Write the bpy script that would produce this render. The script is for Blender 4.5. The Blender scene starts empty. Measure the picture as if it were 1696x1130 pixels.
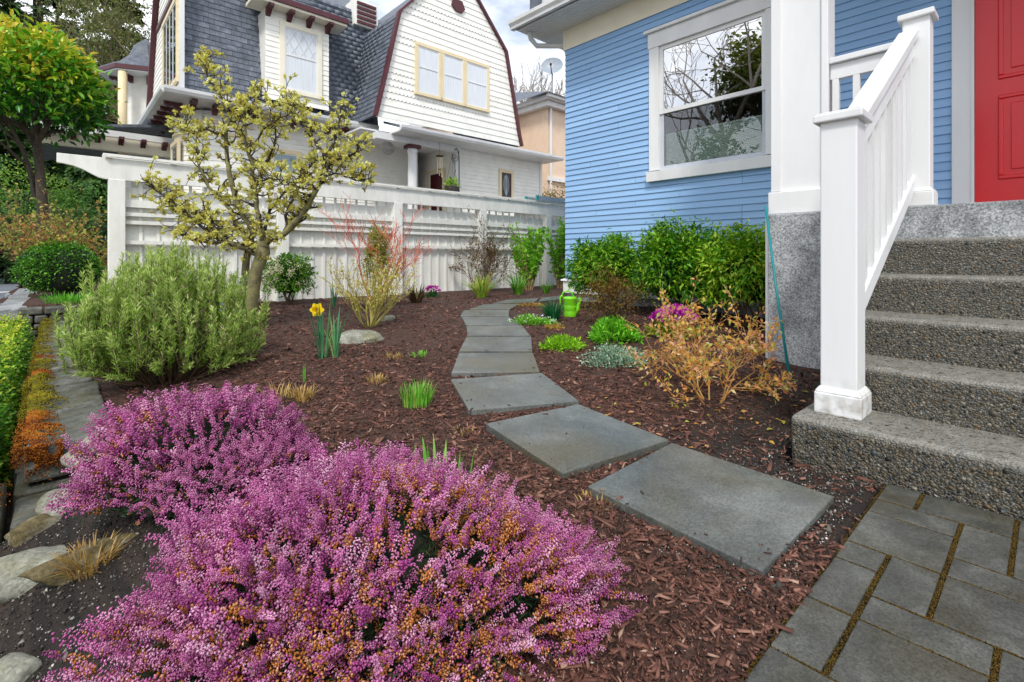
import bpy, math
import numpy as np
from mathutils import Vector, Matrix, Euler

# ------------------------------------------------------------------ camera, sky, sun, exposure
scene = bpy.context.scene
COL = scene.collection
F = 824.6            # focal length of the photograph in its own pixels (1696 wide)
HZ = 426.0           # its horizon row
EYE = 0.8
cam_data = bpy.data.cameras.new('camera')
cam_data.sensor_width = 36.0
cam_data.lens = 36.0 * F / 1696.0
cam_data.shift_y = -(565.0 - HZ) / 1696.0
cam_data.clip_start = 0.02
cam_data.clip_end = 600.0
cam = bpy.data.objects.new('camera', cam_data)
COL.objects.link(cam)
cam.location = (0, 0, EYE)
cam.rotation_euler = (math.radians(90), 0, 0)
scene.camera = cam

SUN_EL, SUN_AZ = math.radians(50), math.radians(186)     # azimuth clockwise from +Y
world = bpy.data.worlds.new('World')
scene.world = world
world.use_nodes = True
nt = world.node_tree
for n in list(nt.nodes):
    nt.nodes.remove(n)
out = nt.nodes.new('ShaderNodeOutputWorld')
bg = nt.nodes.new('ShaderNodeBackground')
bg.inputs['Strength'].default_value = 0.105
sky = nt.nodes.new('ShaderNodeTexSky')
sky.sky_type = 'NISHITA'
sky.sun_disc = False
sky.sun_elevation = SUN_EL
sky.sun_rotation = SUN_AZ
sky.air_density = 1.0
sky.dust_density = 1.5
tc = nt.nodes.new('ShaderNodeTexCoord')
mp = nt.nodes.new('ShaderNodeMapping')
mp.inputs['Scale'].default_value = (1.0, 1.0, 2.6)
cn = nt.nodes.new('ShaderNodeTexNoise')
cn.inputs['Scale'].default_value = 2.6
cn.inputs['Detail'].default_value = 9.0
cn.inputs['Roughness'].default_value = 0.58
cr = nt.nodes.new('ShaderNodeValToRGB')
cr.color_ramp.elements[0].position = 0.34
cr.color_ramp.elements[0].color = (0.12, 0.12, 0.12, 1)
cr.color_ramp.elements[1].position = 0.58
cr.color_ramp.elements[1].color = (1, 1, 1, 1)
cm = nt.nodes.new('ShaderNodeMix')
cm.data_type = 'RGBA'
cm.inputs['B'].default_value = (8.4, 8.6, 9.0, 1)
nt.links.new(tc.outputs['Generated'], mp.inputs['Vector'])
nt.links.new(mp.outputs['Vector'], cn.inputs['Vector'])
nt.links.new(cn.outputs['Fac'], cr.inputs['Fac'])
nt.links.new(cr.outputs['Color'], cm.inputs['Factor'])
nt.links.new(sky.outputs['Color'], cm.inputs['A'])
nt.links.new(cm.outputs['Result'], bg.inputs['Color'])
nt.links.new(bg.outputs['Background'], out.inputs['Surface'])

sun_data = bpy.data.lights.new('sun', 'SUN')
sun_data.energy = 1.5
sun_data.angle = math.radians(10)
sun_data.color = (1.0, 0.96, 0.90)
sun = bpy.data.objects.new('sun', sun_data)
COL.objects.link(sun)
sd = Vector((math.sin(SUN_AZ) * math.cos(SUN_EL), math.cos(SUN_AZ) * math.cos(SUN_EL), math.sin(SUN_EL)))
sun.rotation_euler = sd.to_track_quat('Z', 'Y').to_euler()

scene.view_settings.view_transform = 'Standard'
scene.view_settings.look = 'None'
scene.view_settings.gamma = 1.0
scene.view_settings.exposure = 0.82
scene.view_settings.use_curve_mapping = False
scene.render.engine = 'CYCLES'
scene.cycles.max_bounces = 8
scene.cycles.diffuse_bounces = 3
scene.cycles.glossy_bounces = 3
scene.cycles.transmission_bounces = 4
scene.cycles.transparent_max_bounces = 8

# ------------------------------------------------------------------ frames
# The blue house, patio, fence and neighbour share one grid: u runs into the house, v along its front.
CU, SU = 0.736, 0.677
ANG = math.atan2(SU, CU)
def w(u, v, z=0.0):
    return np.array([u * CU - v * SU, u * SU + v * CU, z + 0 * u])
def uv(x, y):
    return x * CU + y * SU, -x * SU + y * CU
def sm(t):
    t = np.clip(t, 0, 1)
    return t * t * (3 - 2 * t)
def gz(x, y):
    """height of the ground"""
    x = np.asarray(x, float); y = np.asarray(y, float)
    u, v = uv(x, y)
    z = 0.2 * np.clip((y - 2.2) / 3.2, 0, 1)
    # the bank in front of the end of the low wall
    bank = -0.42 * np.clip((0.42 - u) / 1.0, 0, 1)
    # behind the low wall: drop on its street side
    drop = -0.03 - (0.45 + z) * sm((0.12 - u) / 0.12)
    left_wall = z * sm((u - 0.3) / 0.8) + np.where(u < 0.14, drop, -0.03 * np.clip((0.7 - u) / 0.5, 0, 1))
    k = sm((v - 2.55) / 0.35)
    zl = (z + bank) * (1 - k) + left_wall * k
    z = np.where(u < 1.1, zl, z)
    far = sm((v - 8.55) / 0.1)
    zfar = np.where(u > -0.3, 0.2, -0.42)
    z = z * (1 - far) + zfar * far
    # bed of the patio
    pat = (v < 0.393) & (u < 2.2) & (u > -1.0)
    z = np.where(pat, -0.055, z)
    return z
def px(x, y, Y):
    """the point at depth Y on the sight line of a pixel of the photograph"""
    return np.array([(x - 848.0) / F * Y, Y, EYE + (HZ - y) / F * Y])
def pxg(x, y, up=0.0):
    """the ground point on the sight line of a pixel"""
    Y = F * (EYE - up) / (y - HZ)
    for _ in range(40):
        z = float(gz((x - 848.0) / F * Y, Y)) + up
        Y = 0.5 * Y + 0.5 * F * (EYE - z) / (y - HZ)
    return np.array([(x - 848.0) / F * Y, Y, float(gz((x - 848.0) / F * Y, Y)) + up])

# ------------------------------------------------------------------ materials
def srgb(h):
    h = h.lstrip('#')
    c = [int(h[i:i + 2], 16) / 255 for i in (0, 2, 4)]
    return tuple(x / 12.92 if x <= 0.04045 else ((x + 0.055) / 1.055) ** 2.4 for x in c)
MATS = {}
def ramp(nt, stops, interp='LINEAR'):
    r = nt.nodes.new('ShaderNodeValToRGB')
    r.color_ramp.interpolation = interp
    els = r.color_ramp.elements
    while len(els) < len(stops):
        els.new(0.5)
    for e, (p, c) in zip(els, stops):
        e.position = p
        e.color = (*c, 1)
    return r
def even(cols):
    n = len(cols)
    return [(i / max(1, n - 1), c) for i, c in enumerate(cols)]
def surf(name, cols, scale=8.0, rough=0.6, rough2=None, bump=0.0, bscale=60.0, bdist=0.01, detail=6.0, stretch=(1, 1, 1),
         spec=0.4, vary=0.0, metal=0.0, coat=0.0, speck=0.0, sscale=300.0, stain=None, splash=None):
    """painted / mineral surface: noise between colours, roughness variation, fine relief, per-object tint"""
    if name in MATS:
        return MATS[name]
    m = bpy.data.materials.new(name); m.use_nodes = True
    nt = m.node_tree; N = nt.nodes; L = nt.links
    b = N['Principled BSDF']
    tc = N.new('ShaderNodeTexCoord'); mp = N.new('ShaderNodeMapping')
    mp.inputs['Scale'].default_value = stretch
    L.new(tc.outputs['Object'], mp.inputs['Vector'])
    oi = N.new('ShaderNodeObjectInfo')
    if vary > 0:
        ad = N.new('ShaderNodeVectorMath'); ad.operation = 'MULTIPLY_ADD'
        L.new(oi.outputs['Random'], ad.inputs[0]); ad.inputs[1].default_value = (17, 31, 23)
        L.new(mp.outputs['Vector'], ad.inputs[2]); vec = ad.outputs['Vector']
    else:
        vec = mp.outputs['Vector']
    no = N.new('ShaderNodeTexNoise'); no.inputs['Scale'].default_value = scale; no.inputs['Detail'].default_value = detail
    no.inputs['Roughness'].default_value = 0.65
    L.new(vec, no.inputs['Vector'])
    st = N.new('ShaderNodeMapRange'); st.inputs['From Min'].default_value = 0.3; st.inputs['From Max'].default_value = 0.7
    L.new(no.outputs['Fac'], st.inputs['Value'])
    rp = ramp(nt, even(cols)); L.new(st.outputs['Result'], rp.inputs['Fac'])
    col = rp.outputs['Color']
    if vary > 0:
        hs = N.new('ShaderNodeHueSaturation'); L.new(col, hs.inputs['Color'])
        mr = N.new('ShaderNodeMapRange'); mr.inputs['To Min'].default_value = 1 - vary; mr.inputs['To Max'].default_value = 1 + vary
        L.new(oi.outputs['Random'], mr.inputs['Value']); L.new(mr.outputs['Result'], hs.inputs['Value']); col = hs.outputs['Color']
    if stain is not None:
        n5 = N.new('ShaderNodeTexNoise'); n5.inputs['Scale'].default_value = stain[1]; n5.inputs['Detail'].default_value = 5
        L.new(vec, n5.inputs['Vector'])
        m5 = N.new('ShaderNodeMapRange'); m5.inputs['From Min'].default_value = 0.5; m5.inputs['From Max'].default_value = 0.68; m5.inputs['To Max'].default_value = stain[2]
        L.new(n5.outputs['Fac'], m5.inputs['Value'])
        x5 = N.new('ShaderNodeMix'); x5.data_type = 'RGBA'; x5.inputs['B'].default_value = (*stain[0], 1)
        L.new(col, x5.inputs['A']); L.new(m5.outputs['Result'], x5.inputs['Factor']); col = x5.outputs['Result']
    if splash is not None:                      # mud splashed up from the ground, ragged at its top
        sx = N.new('ShaderNodeSeparateXYZ'); L.new(tc.outputs['Object'], sx.inputs['Vector'])
        n6 = N.new('ShaderNodeTexNoise'); n6.inputs['Scale'].default_value = 22; n6.inputs['Detail'].default_value = 8; L.new(tc.outputs['Object'], n6.inputs['Vector'])
        m6 = N.new('ShaderNodeMapRange'); m6.inputs['From Min'].default_value = splash[1]; m6.inputs['From Max'].default_value = splash[2]; m6.inputs['To Min'].default_value = 1.0; m6.inputs['To Max'].default_value = 0.0
        L.new(sx.outputs['Z'], m6.inputs['Value'])
        t6 = N.new('ShaderNodeMapRange'); t6.inputs['From Min'].default_value = 0.42; t6.inputs['From Max'].default_value = 0.72; L.new(n6.outputs['Fac'], t6.inputs['Value'])
        u6 = N.new('ShaderNodeMath'); u6.operation = 'MULTIPLY'; L.new(m6.outputs['Result'], u6.inputs[0]); L.new(t6.outputs['Result'], u6.inputs[1])
        x6 = N.new('ShaderNodeMix'); x6.data_type = 'RGBA'; x6.inputs['B'].default_value = (*splash[0], 1)
        L.new(col, x6.inputs['A']); L.new(u6.outputs['Value'], x6.inputs['Factor']); col = x6.outputs['Result']
    if speck > 0:
        wv = N.new('ShaderNodeTexVoronoi'); wv.inputs['Scale'].default_value = sscale
        L.new(tc.outputs['Object'], wv.inputs['Vector'])
        sc_ = N.new('ShaderNodeSeparateColor'); L.new(wv.outputs['Color'], sc_.inputs['Color'])
        ms = N.new('ShaderNodeMapRange'); ms.inputs['To Min'].default_value = 1 - speck; ms.inputs['To Max'].default_value = 1 + speck
        L.new(sc_.outputs['Red'], ms.inputs['Value'])
        h2 = N.new('ShaderNodeHueSaturation'); L.new(col, h2.inputs['Color']); L.new(ms.outputs['Result'], h2.inputs['Value']); col = h2.outputs['Color']
    L.new(col, b.inputs['Base Color'])
    b.inputs['Specular IOR Level'].default_value = spec
    b.inputs['Metallic'].default_value = metal
    b.inputs['Coat Weight'].default_value = coat
    if rough2 is None:
        b.inputs['Roughness'].default_value = rough
    else:
        n2 = N.new('ShaderNodeTexNoise'); n2.inputs['Scale'].default_value = scale * 0.45; n2.inputs['Detail'].default_value = 4
        L.new(vec, n2.inputs['Vector'])
        m2 = N.new('ShaderNodeMapRange'); m2.inputs['From Min'].default_value = 0.35; m2.inputs['From Max'].default_value = 0.65
        m2.inputs['To Min'].default_value = rough; m2.inputs['To Max'].default_value = rough2
        L.new(n2.outputs['Fac'], m2.inputs['Value']); L.new(m2.outputs['Result'], b.inputs['Roughness'])
    if bump > 0:
        n3 = N.new('ShaderNodeTexNoise'); n3.inputs['Scale'].default_value = bscale; n3.inputs['Detail'].default_value = 5
        L.new(vec, n3.inputs['Vector'])
        bp = N.new('ShaderNodeBump'); bp.inputs['Strength'].default_value = bump; bp.inputs['Distance'].default_value = bdist
        L.new(n3.outputs['Fac'], bp.inputs['Height']); L.new(bp.outputs['Normal'], b.inputs['Normal'])
    MATS[name] = m
    return m
def leafm(name, cols, trans=0.3, rough=0.5, spec=0.35, pos=None):
    """leaf, petal, chip: colour picked along a ramp by the piece's own number"""
    if name in MATS:
        return MATS[name]
    m = bpy.data.materials.new(name); m.use_nodes = True
    nt = m.node_tree; N = nt.nodes; L = nt.links
    b = N['Principled BSDF']
    at = N.new('ShaderNodeAttribute'); at.attribute_name = 'rnd'
    stops = even(cols) if pos is None else list(zip(pos, cols))
    rp = ramp(nt, stops)
    L.new(at.outputs['Fac'], rp.inputs['Fac'])
    tc = N.new('ShaderNodeTexCoord'); no = N.new('ShaderNodeTexNoise'); no.inputs['Scale'].default_value = 9.0
    L.new(tc.outputs['Object'], no.inputs['Vector'])
    hs = N.new('ShaderNodeHueSaturation'); mr = N.new('ShaderNodeMapRange')
    mr.inputs['From Min'].default_value = 0.3; mr.inputs['From Max'].default_value = 0.7
    mr.inputs['To Min'].default_value = 0.8; mr.inputs['To Max'].default_value = 1.2
    L.new(no.outputs['Fac'], mr.inputs['Value']); L.new(mr.outputs['Result'], hs.inputs['Value'])
    L.new(rp.outputs['Color'], hs.inputs['Color'])
    L.new(hs.outputs['Color'], b.inputs['Base Color'])
    b.inputs['Roughness'].default_value = rough
    b.inputs['Specular IOR Level'].default_value = spec
    if trans > 0:
        tr = N.new('ShaderNodeBsdfTranslucent'); mx = N.new('ShaderNodeMixShader'); mx.inputs['Fac'].default_value = trans
        L.new(hs.outputs['Color'], tr.inputs['Color'])
        L.new(b.outputs['BSDF'], mx.inputs[1]); L.new(tr.outputs['BSDF'], mx.inputs[2])
        L.new(mx.outputs['Shader'], N['Material Output'].inputs['Surface'])
    MATS[name] = m
    return m
def glass(name, tint=(0.02, 0.025, 0.025), rough=0.02, trans=0.0):
    if name in MATS:
        return MATS[name]
    m = bpy.data.materials.new(name); m.use_nodes = True
    nt = m.node_tree; b = nt.nodes['Principled BSDF']
    b.inputs['Base Color'].default_value = (*tint, 1)
    b.inputs['Roughness'].default_value = rough
    b.inputs['Specular IOR Level'].default_value = 0.5
    b.inputs['IOR'].default_value = 1.5
    if trans:
        tr = nt.nodes.new('ShaderNodeBsdfTransparent'); gl = nt.nodes.new('ShaderNodeBsdfGlossy'); gl.inputs['Roughness'].default_value = rough
        lw = nt.nodes.new('ShaderNodeFresnel'); lw.inputs['IOR'].default_value = 1.52
        ad = nt.nodes.new('ShaderNodeMath'); ad.operation = 'MULTIPLY_ADD'; ad.inputs[1].default_value = 1.6; ad.inputs[2].default_value = 1.0 - trans
        ad.use_clamp = True
        mx = nt.nodes.new('ShaderNodeMixShader')
        nt.links.new(lw.outputs['Fac'], ad.inputs[0]); nt.links.new(ad.outputs['Value'], mx.inputs['Fac'])
        nt.links.new(tr.outputs['BSDF'], mx.inputs[1]); nt.links.new(gl.outputs['BSDF'], mx.inputs[2])
        nt.links.new(mx.outputs['Shader'], nt.nodes['Material Output'].inputs['Surface'])
    MATS[name] = m
    return m
def aggregate(name='exposed aggregate'):
    if name in MATS:
        return MATS[name]
    m = bpy.data.materials.new(name); m.use_nodes = True
    nt = m.node_tree; N = nt.nodes; L = nt.links
    b = N['Principled BSDF']
    tc = N.new('ShaderNodeTexCoord')
    wn = N.new('ShaderNodeTexNoise'); wn.inputs['Scale'].default_value = 30
    L.new(tc.outputs['Object'], wn.inputs['Vector'])
    mxv = N.new('ShaderNodeMix'); mxv.data_type = 'VECTOR'; mxv.inputs['Factor'].default_value = 0.02
    L.new(tc.outputs['Object'], mxv.inputs['A']); L.new(wn.outputs['Color'], mxv.inputs['B'])
    vo = N.new('ShaderNodeTexVoronoi'); vo.inputs['Scale'].default_value = 130; vo.inputs['Randomness'].default_value = 1
    L.new(mxv.outputs['Result'], vo.inputs['Vector'])
    sp = N.new('ShaderNodeSeparateColor'); L.new(vo.outputs['Color'], sp.inputs['Color'])
    rp = ramp(nt, [(0, srgb('#2b2f2f')), (0.25, srgb('#4a4a44')), (0.45, srgb('#5d5a50')), (0.62, srgb('#6f6a5c')), (0.75, srgb('#75614a')), (0.86, srgb('#7d7a70')), (0.93, srgb('#4d5860')), (1, srgb('#a09a8c'))])
    L.new(sp.outputs['Red'], rp.inputs['Fac'])
    d = N.new('ShaderNodeMapRange'); d.inputs['From Min'].default_value = 0.35; d.inputs['From Max'].default_value = 0.62
    L.new(vo.outputs['Distance'], d.inputs['Value'])
    mx = N.new('ShaderNodeMix'); mx.data_type = 'RGBA'; mx.inputs['B'].default_value = (*srgb('#4d4b43'), 1)
    L.new(rp.outputs['Color'], mx.inputs['A']); L.new(d.outputs['Result'], mx.inputs['Factor'])
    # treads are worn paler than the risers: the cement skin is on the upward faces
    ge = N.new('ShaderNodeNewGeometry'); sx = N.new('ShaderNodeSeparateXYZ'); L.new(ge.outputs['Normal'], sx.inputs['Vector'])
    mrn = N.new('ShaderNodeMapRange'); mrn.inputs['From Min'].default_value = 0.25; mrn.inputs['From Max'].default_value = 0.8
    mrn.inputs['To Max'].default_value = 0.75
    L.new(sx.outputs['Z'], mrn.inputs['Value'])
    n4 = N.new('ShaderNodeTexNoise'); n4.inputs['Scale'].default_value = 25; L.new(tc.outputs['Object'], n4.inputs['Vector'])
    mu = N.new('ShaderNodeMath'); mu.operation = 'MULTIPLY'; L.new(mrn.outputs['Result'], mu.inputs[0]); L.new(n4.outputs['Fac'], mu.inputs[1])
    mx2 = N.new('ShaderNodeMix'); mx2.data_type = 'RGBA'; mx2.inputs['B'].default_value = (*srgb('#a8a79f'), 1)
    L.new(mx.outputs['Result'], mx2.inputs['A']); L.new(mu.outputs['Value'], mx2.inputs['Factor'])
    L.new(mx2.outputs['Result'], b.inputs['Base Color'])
    b.inputs['Roughness'].default_value = 0.5
    iv = N.new('ShaderNodeMath'); iv.operation = 'SUBTRACT'; iv.inputs[0].default_value = 1.0; L.new(vo.outputs['Distance'], iv.inputs[1])
    bp = N.new('ShaderNodeBump'); bp.inputs['Strength'].default_value = 0.9; bp.inputs['Distance'].default_value = 0.006
    L.new(iv.outputs['Value'], bp.inputs['Height']); L.new(bp.outputs['Normal'], b.inputs['Normal'])
    MATS[name] = m
    return m

# ------------------------------------------------------------------ mesh helpers
class MB:
    """collects pieces of ONE part"""
    def __init__(self):
        self.v = []; self.f = []
    def add(self, vs, fs):
        o = len(self.v)
        self.v.extend([tuple(map(float, p)) for p in vs])
        self.f.extend([tuple(i + o for i in q) for q in fs])
        return self
    def box(self, x0, x1, y0, y1, z0, z1):
        return self.hexa([(x0, y0, z0), (x1, y0, z0), (x1, y1, z0), (x0, y1, z0), (x0, y0, z1), (x1, y0, z1), (x1, y1, z1), (x0, y1, z1)])
    def hexa(self, p):
        return self.add(p, [(0, 3, 2, 1), (4, 5, 6, 7), (0, 1, 5, 4), (1, 2, 6, 5), (2, 3, 7, 6), (3, 0, 4, 7)])
    def prism(self, poly, ax, a0, a1):
        """polygon in the two other axes, extruded along axis ax (0=x,1=y,2=z)"""
        n = len(poly)
        def pt(p, a):
            q = list(p); q.insert(ax, a); return q
        vs = [pt(p, a0) for p in poly] + [pt(p, a1) for p in poly]
        fs = [tuple(range(n))[::-1], tuple(range(n, 2 * n))] + [(i, (i + 1) % n, n + (i + 1) % n, n + i) for i in range(n)]
        return self.add(vs, fs)
    def tube(self, pts, rad, n=6, cap=True):
        pts = [np.asarray(p, float) for p in pts]
        if np.isscalar(rad):
            rad = [rad] * len(pts)
        o = len(self.v)
        ref = None
        for i, p in enumerate(pts):
            t = pts[min(i + 1, len(pts) - 1)] - pts[max(i - 1, 0)]
            t = t / (np.linalg.norm(t) + 1e-9)
            if ref is None:
                a = np.array([0, 0, 1.0]) if abs(t[2]) < 0.9 else np.array([1.0, 0, 0])
                ref = np.cross(t, a)
            ref = ref - t * np.dot(ref, t); ref /= (np.linalg.norm(ref) + 1e-9)
            bi = np.cross(t, ref)
            for k in range(n):
                a = 2 * math.pi * k / n
                self.v.append(tuple(p + rad[i] * (math.cos(a) * ref + math.sin(a) * bi)))
        for i in range(len(pts) - 1):
            for k in range(n):
                a = o + i * n + k; b = o + i * n + (k + 1) % n
                self.f.append((a, b, b + n, a + n))
        if cap:
            self.f.append(tuple(o + k for k in range(n))[::-1])
            e = o + (len(pts) - 1) * n
            self.f.append(tuple(e + k for k in range(n)))
        return self
    def lathe(self, prof, n=20, cx=0, cy=0, sx=1, sy=1):
        o = len(self.v)
        for r, z in prof:
            for k in range(n):
                a = 2 * math.pi * k / n
                self.v.append((cx + sx * r * math.cos(a), cy + sy * r * math.sin(a), z))
        for i in range(len(prof) - 1):
            for k in range(n):
                a = o + i * n + k; b = o + i * n + (k + 1) % n
                self.f.append((a, b, b + n, a + n))
        self.f.append(tuple(o + k for k in range(n))[::-1])
        e = o + (len(prof) - 1) * n
        self.f.append(tuple(e + k for k in range(n)))
        return self
    def mesh(self, name, off=(0, 0, 0)):
        me = bpy.data.meshes.new(name)
        o = np.asarray(off, float)
        me.from_pydata([tuple(np.asarray(p) - o) for p in self.v], [], self.f)
        return me
def link(name, me, m, parent=None, loc=(0, 0, 0), rot=(0, 0, 0), scale=(1, 1, 1), kind=None, smooth=False, bevel=0.0, seg=2):
    if m is not None and not me.materials:
        me.materials.append(m)
    if smooth:
        me.polygons.foreach_set('use_smooth', [True] * len(me.polygons))
    o = bpy.data.objects.new(name, me)
    COL.objects.link(o)
    o.parent = parent
    o.location = loc; o.rotation_euler = rot; o.scale = scale
    if kind:
        o['kind'] = kind
    if bevel > 0:
        b = o.modifiers.new('bevel', 'BEVEL'); b.width = bevel; b.segments = seg; b.limit_method = 'ANGLE'; b.angle_limit = math.radians(40)
        b.harden_normals = False
    return o
def tag(o, label, cat, group=None):
    o['label'] = label; o['category'] = cat
    if group:
        o['group'] = group
    return o
class Thing:
    """an Empty at the thing's base; parts are written in the grid (u,v,z), or in world x,y,z when grid is False"""
    def __init__(self, name, label=None, cat=None, base=(0, 0, 0), group=None, grid=True, kind=None, rotz=None):
        self.o = bpy.data.objects.new(name, None)
        COL.objects.link(self.o)
        self.o.empty_display_size = 0.1
        self.base = np.array(base, float)
        if grid:
            self.o.location = w(*base); self.o.rotation_euler = (0, 0, ANG)
        else:
            self.o.location = base
            if rotz is not None:
                self.o.rotation_euler = (0, 0, rotz)
        if label:
            tag(self.o, label, cat, group)
        if kind:
            self.o['kind'] = kind
    def part(self, name, mb, m, parent=None, kind=None, smooth=False, bevel=0.0, seg=2, label=None):
        me = mb.mesh(name, self.base)
        o = link(name, me, m, parent or self.o, kind=kind, smooth=smooth, bevel=bevel, seg=seg)
        if label:
            o['label'] = label
        return o
def bulk(name, tv, tf, T, R, S, rnd):
    """one mesh of many copies of a small template; R (N,3,3) columns are the local axes, S (N,3) or (N,)"""
    tv = np.asarray(tv, float); tf = np.asarray(tf, int)
    N = len(T); nv = len(tv); nf = len(tf); fk = tf.shape[1]
    S = np.asarray(S, float)
    if S.ndim == 1:
        S = np.repeat(S[:, None], 3, 1)
    V = np.einsum('nij,nkj->nki', R, tv[None] * S[:, None, :]) + np.asarray(T)[:, None, :]
    Fi = tf[None] + (np.arange(N) * nv)[:, None, None]
    me = bpy.data.meshes.new(name)
    me.vertices.add(N * nv); me.vertices.foreach_set('co', V.reshape(-1).astype(np.float32))
    me.loops.add(N * nf * fk); me.loops.foreach_set('vertex_index', Fi.reshape(-1).astype(np.int32))
    me.polygons.add(N * nf); me.polygons.foreach_set('loop_start', (np.arange(N * nf) * fk).astype(np.int32))
    a = me.attributes.new('rnd', 'FLOAT', 'POINT')
    rnd = np.asarray(rnd, float)
    if rnd.ndim == 1:
        rnd = np.repeat(rnd[:, None], nv, 1)
    a.data.foreach_set('value', rnd.reshape(-1).astype(np.float32))
    me.update(calc_edges=True)
    return me
def frames(d, rng=None, up=(0, 0, 1), roll=0.0):
    """rotation matrices whose y axis is d; z axis towards up, rolled at random by +-roll"""
    d = np.asarray(d, float); d = d / (np.linalg.norm(d, axis=1, keepdims=True) + 1e-9)
    up = np.broadcast_to(np.asarray(up, float), d.shape)
    x = np.cross(d, up)
    nx = np.linalg.norm(x, axis=1, keepdims=True)
    x = np.where(nx < 1e-3, np.array([[1.0, 0, 0]]), x / (nx + 1e-9))
    z = np.cross(x, d)
    if roll:
        a = rng.uniform(-roll, roll, len(d))[:, None]
        x, z = x * np.cos(a) + z * np.sin(a), z * np.cos(a) - x * np.sin(a)
    return np.stack([x, d, z], axis=2)
LEAF4 = (np.array([(0, 0, 0), (0.5, .42, .10), (0, 1, -.06), (-.5, .42, .10), (0, .45, -.02)]), [(0, 1, 4), (0, 4, 3), (4, 1, 2), (4, 2, 3)])
LEAF8 = (np.array([(0, 0, 0), (.36, .22, .08), (.5, .55, .10), (.25, .85, .0), (0, 1, -.1), (-.25, .85, .0), (-.5, .55, .10), (-.36, .22, .08), (0, .5, 0)]),
         [(0, 1, 8), (1, 2, 8), (2, 3, 8), (3, 4, 8), (4, 5, 8), (5, 6, 8), (6, 7, 8), (7, 0, 8)])
BLADE = (np.array([(-.5, 0, 0), (.5, 0, 0), (-.42, .4, .03), (.42, .4, .03), (-.28, .75, 0), (.28, .75, 0), (0, 1, -.05), (0, 1, -.05)]),
         [(0, 1, 3, 2), (2, 3, 5, 4), (4, 5, 7, 6)])
NEEDLE = (np.array([(-.5, 0, 0), (.5, 0, 0), (.35, .7, .05), (0, 1, 0), (-.35, .7, .05)]), [(0, 1, 2, 3, 4)])
OCT = (np.array([(0, 0, 1), (1, 0, 0), (0, 1, 0), (-1, 0, 0), (0, -1, 0), (0, 0, -1)]) * 0.5,
       [(0, 1, 2), (0, 2, 3), (0, 3, 4), (0, 4, 1), (5, 2, 1), (5, 3, 2), (5, 4, 3), (5, 1, 4)])
TET = (np.array([(0, 0, .6), (.5, 0, -.3), (-.25, .45, -.3), (-.25, -.45, -.3)]), [(0, 1, 2), (0, 2, 3), (0, 3, 1), (1, 3, 2)])
BIP = (np.array([(.5, 0, 0), (-.25, .45, .05), (-.25, -.45, -.05), (0, 0, .45), (0, 0, -.45)]), [(3, 0, 1), (3, 1, 2), (3, 2, 0), (4, 1, 0), (4, 2, 1), (4, 0, 2)])
def pebble_template():
    vs = []; 
    for i, (z, r) in enumerate([(-0.1, 1.0), (0.34, .6)]):
        for k in range(6):
            a = 2 * math.pi * (k + 0.5 * i) / 6
            vs.append((0.5 * r * math.cos(a), 0.5 * r * math.sin(a), 0.5 * z))
    vs.append((0, 0, 0.25))
    fs = []
    for k in range(6):
        b = (k + 1) % 6
        fs += [(k, b, b + 6), (k, b + 6, k + 6)]
    fs += [(6 + k, 6 + (k + 1) % 6, 12) for k in range(6)]
    return np.array(vs), fs
PEB = pebble_template()
def rand_dirs(rng, n, up_bias=0.0):
    d = rng.normal(size=(n, 3)); d /= np.linalg.norm(d, axis=1, keepdims=True)
    d[:, 2] += up_bias
    return d / np.linalg.norm(d, axis=1, keepdims=True)
def lumpy(rng, r, n=3, amp=0.15, rings=10, seg=16, facets=0):
    """a stone: sphere pushed about by random waves of several sizes and cut by a few planes"""
    k = rng.normal(size=(n * 3, 3)) * 1.7; ph = rng.uniform(0, 6.28, n * 3)
    k2 = rng.normal(size=(14, 3)) * 6.5; ph2 = rng.uniform(0, 6.28, 14)
    fn = rng.normal(size=(facets, 3)); fn /= (np.linalg.norm(fn, axis=1, keepdims=True) + 1e-9); fd = rng.uniform(.62, .9, facets)
    mb = MB(); vs = []
    for i in range(rings + 1):
        th = math.pi * i / rings
        for j in range(seg):
            a = 2 * math.pi * j / seg
            p = np.array([math.sin(th) * math.cos(a), math.sin(th) * math.sin(a), math.cos(th)])
            q = 1 + amp * np.mean(np.sin(k @ p + ph)) * 3
            if facets:
                c = fn @ p
                lim = np.where(c > 0.05, fd / np.maximum(c, .05), 9).min()
                q = min(q, lim) * (1 + .018 * np.sin(k2 @ p + ph2).sum() / 2)
            else:
                p = np.sign(p) * np.abs(p) ** 0.85
            vs.append(p * q * np.asarray(r))
    fs = [(i * seg + j, (i + 1) * seg + j, (i + 1) * seg + (j + 1) % seg, i * seg + (j + 1) % seg) for i in range(rings) for j in range(seg)]
    return mb.add(vs, fs)

# ------------------------------------------------------------------ shared materials
white = surf('white paint', [srgb('#d9dadb'), srgb('#e0e1e1'), srgb('#e6e7e6')], scale=3, rough=0.35, rough2=0.55, bump=0.07, bscale=90, bdist=0.002, stretch=(1, 1, .25), stain=(srgb('#c6c7c2'), 2.2, .45), vary=0.015)
offwhite = surf('weathered white paint', [srgb('#d8d8d0'), srgb('#e4e4dd'), srgb('#eeeee8')], scale=5, rough=0.6, bump=0.08, bscale=40, bdist=0.003, stretch=(2, 2, .6), vary=0.05)
whitepost = surf('white post paint', [srgb('#d9dadb'), srgb('#e0e1e1'), srgb('#e6e7e6')], scale=3, rough=0.35, rough2=0.55, bump=0.10, bscale=70, bdist=0.002, stretch=(1, 1, .12), stain=(srgb('#cfd0cb'), 3, .5), splash=(srgb('#8a8374'), 0.0, 0.16))
cream = surf('cream paint', [srgb('#e6dfc8'), srgb('#efe9d6')], scale=3, rough=0.5)
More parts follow.
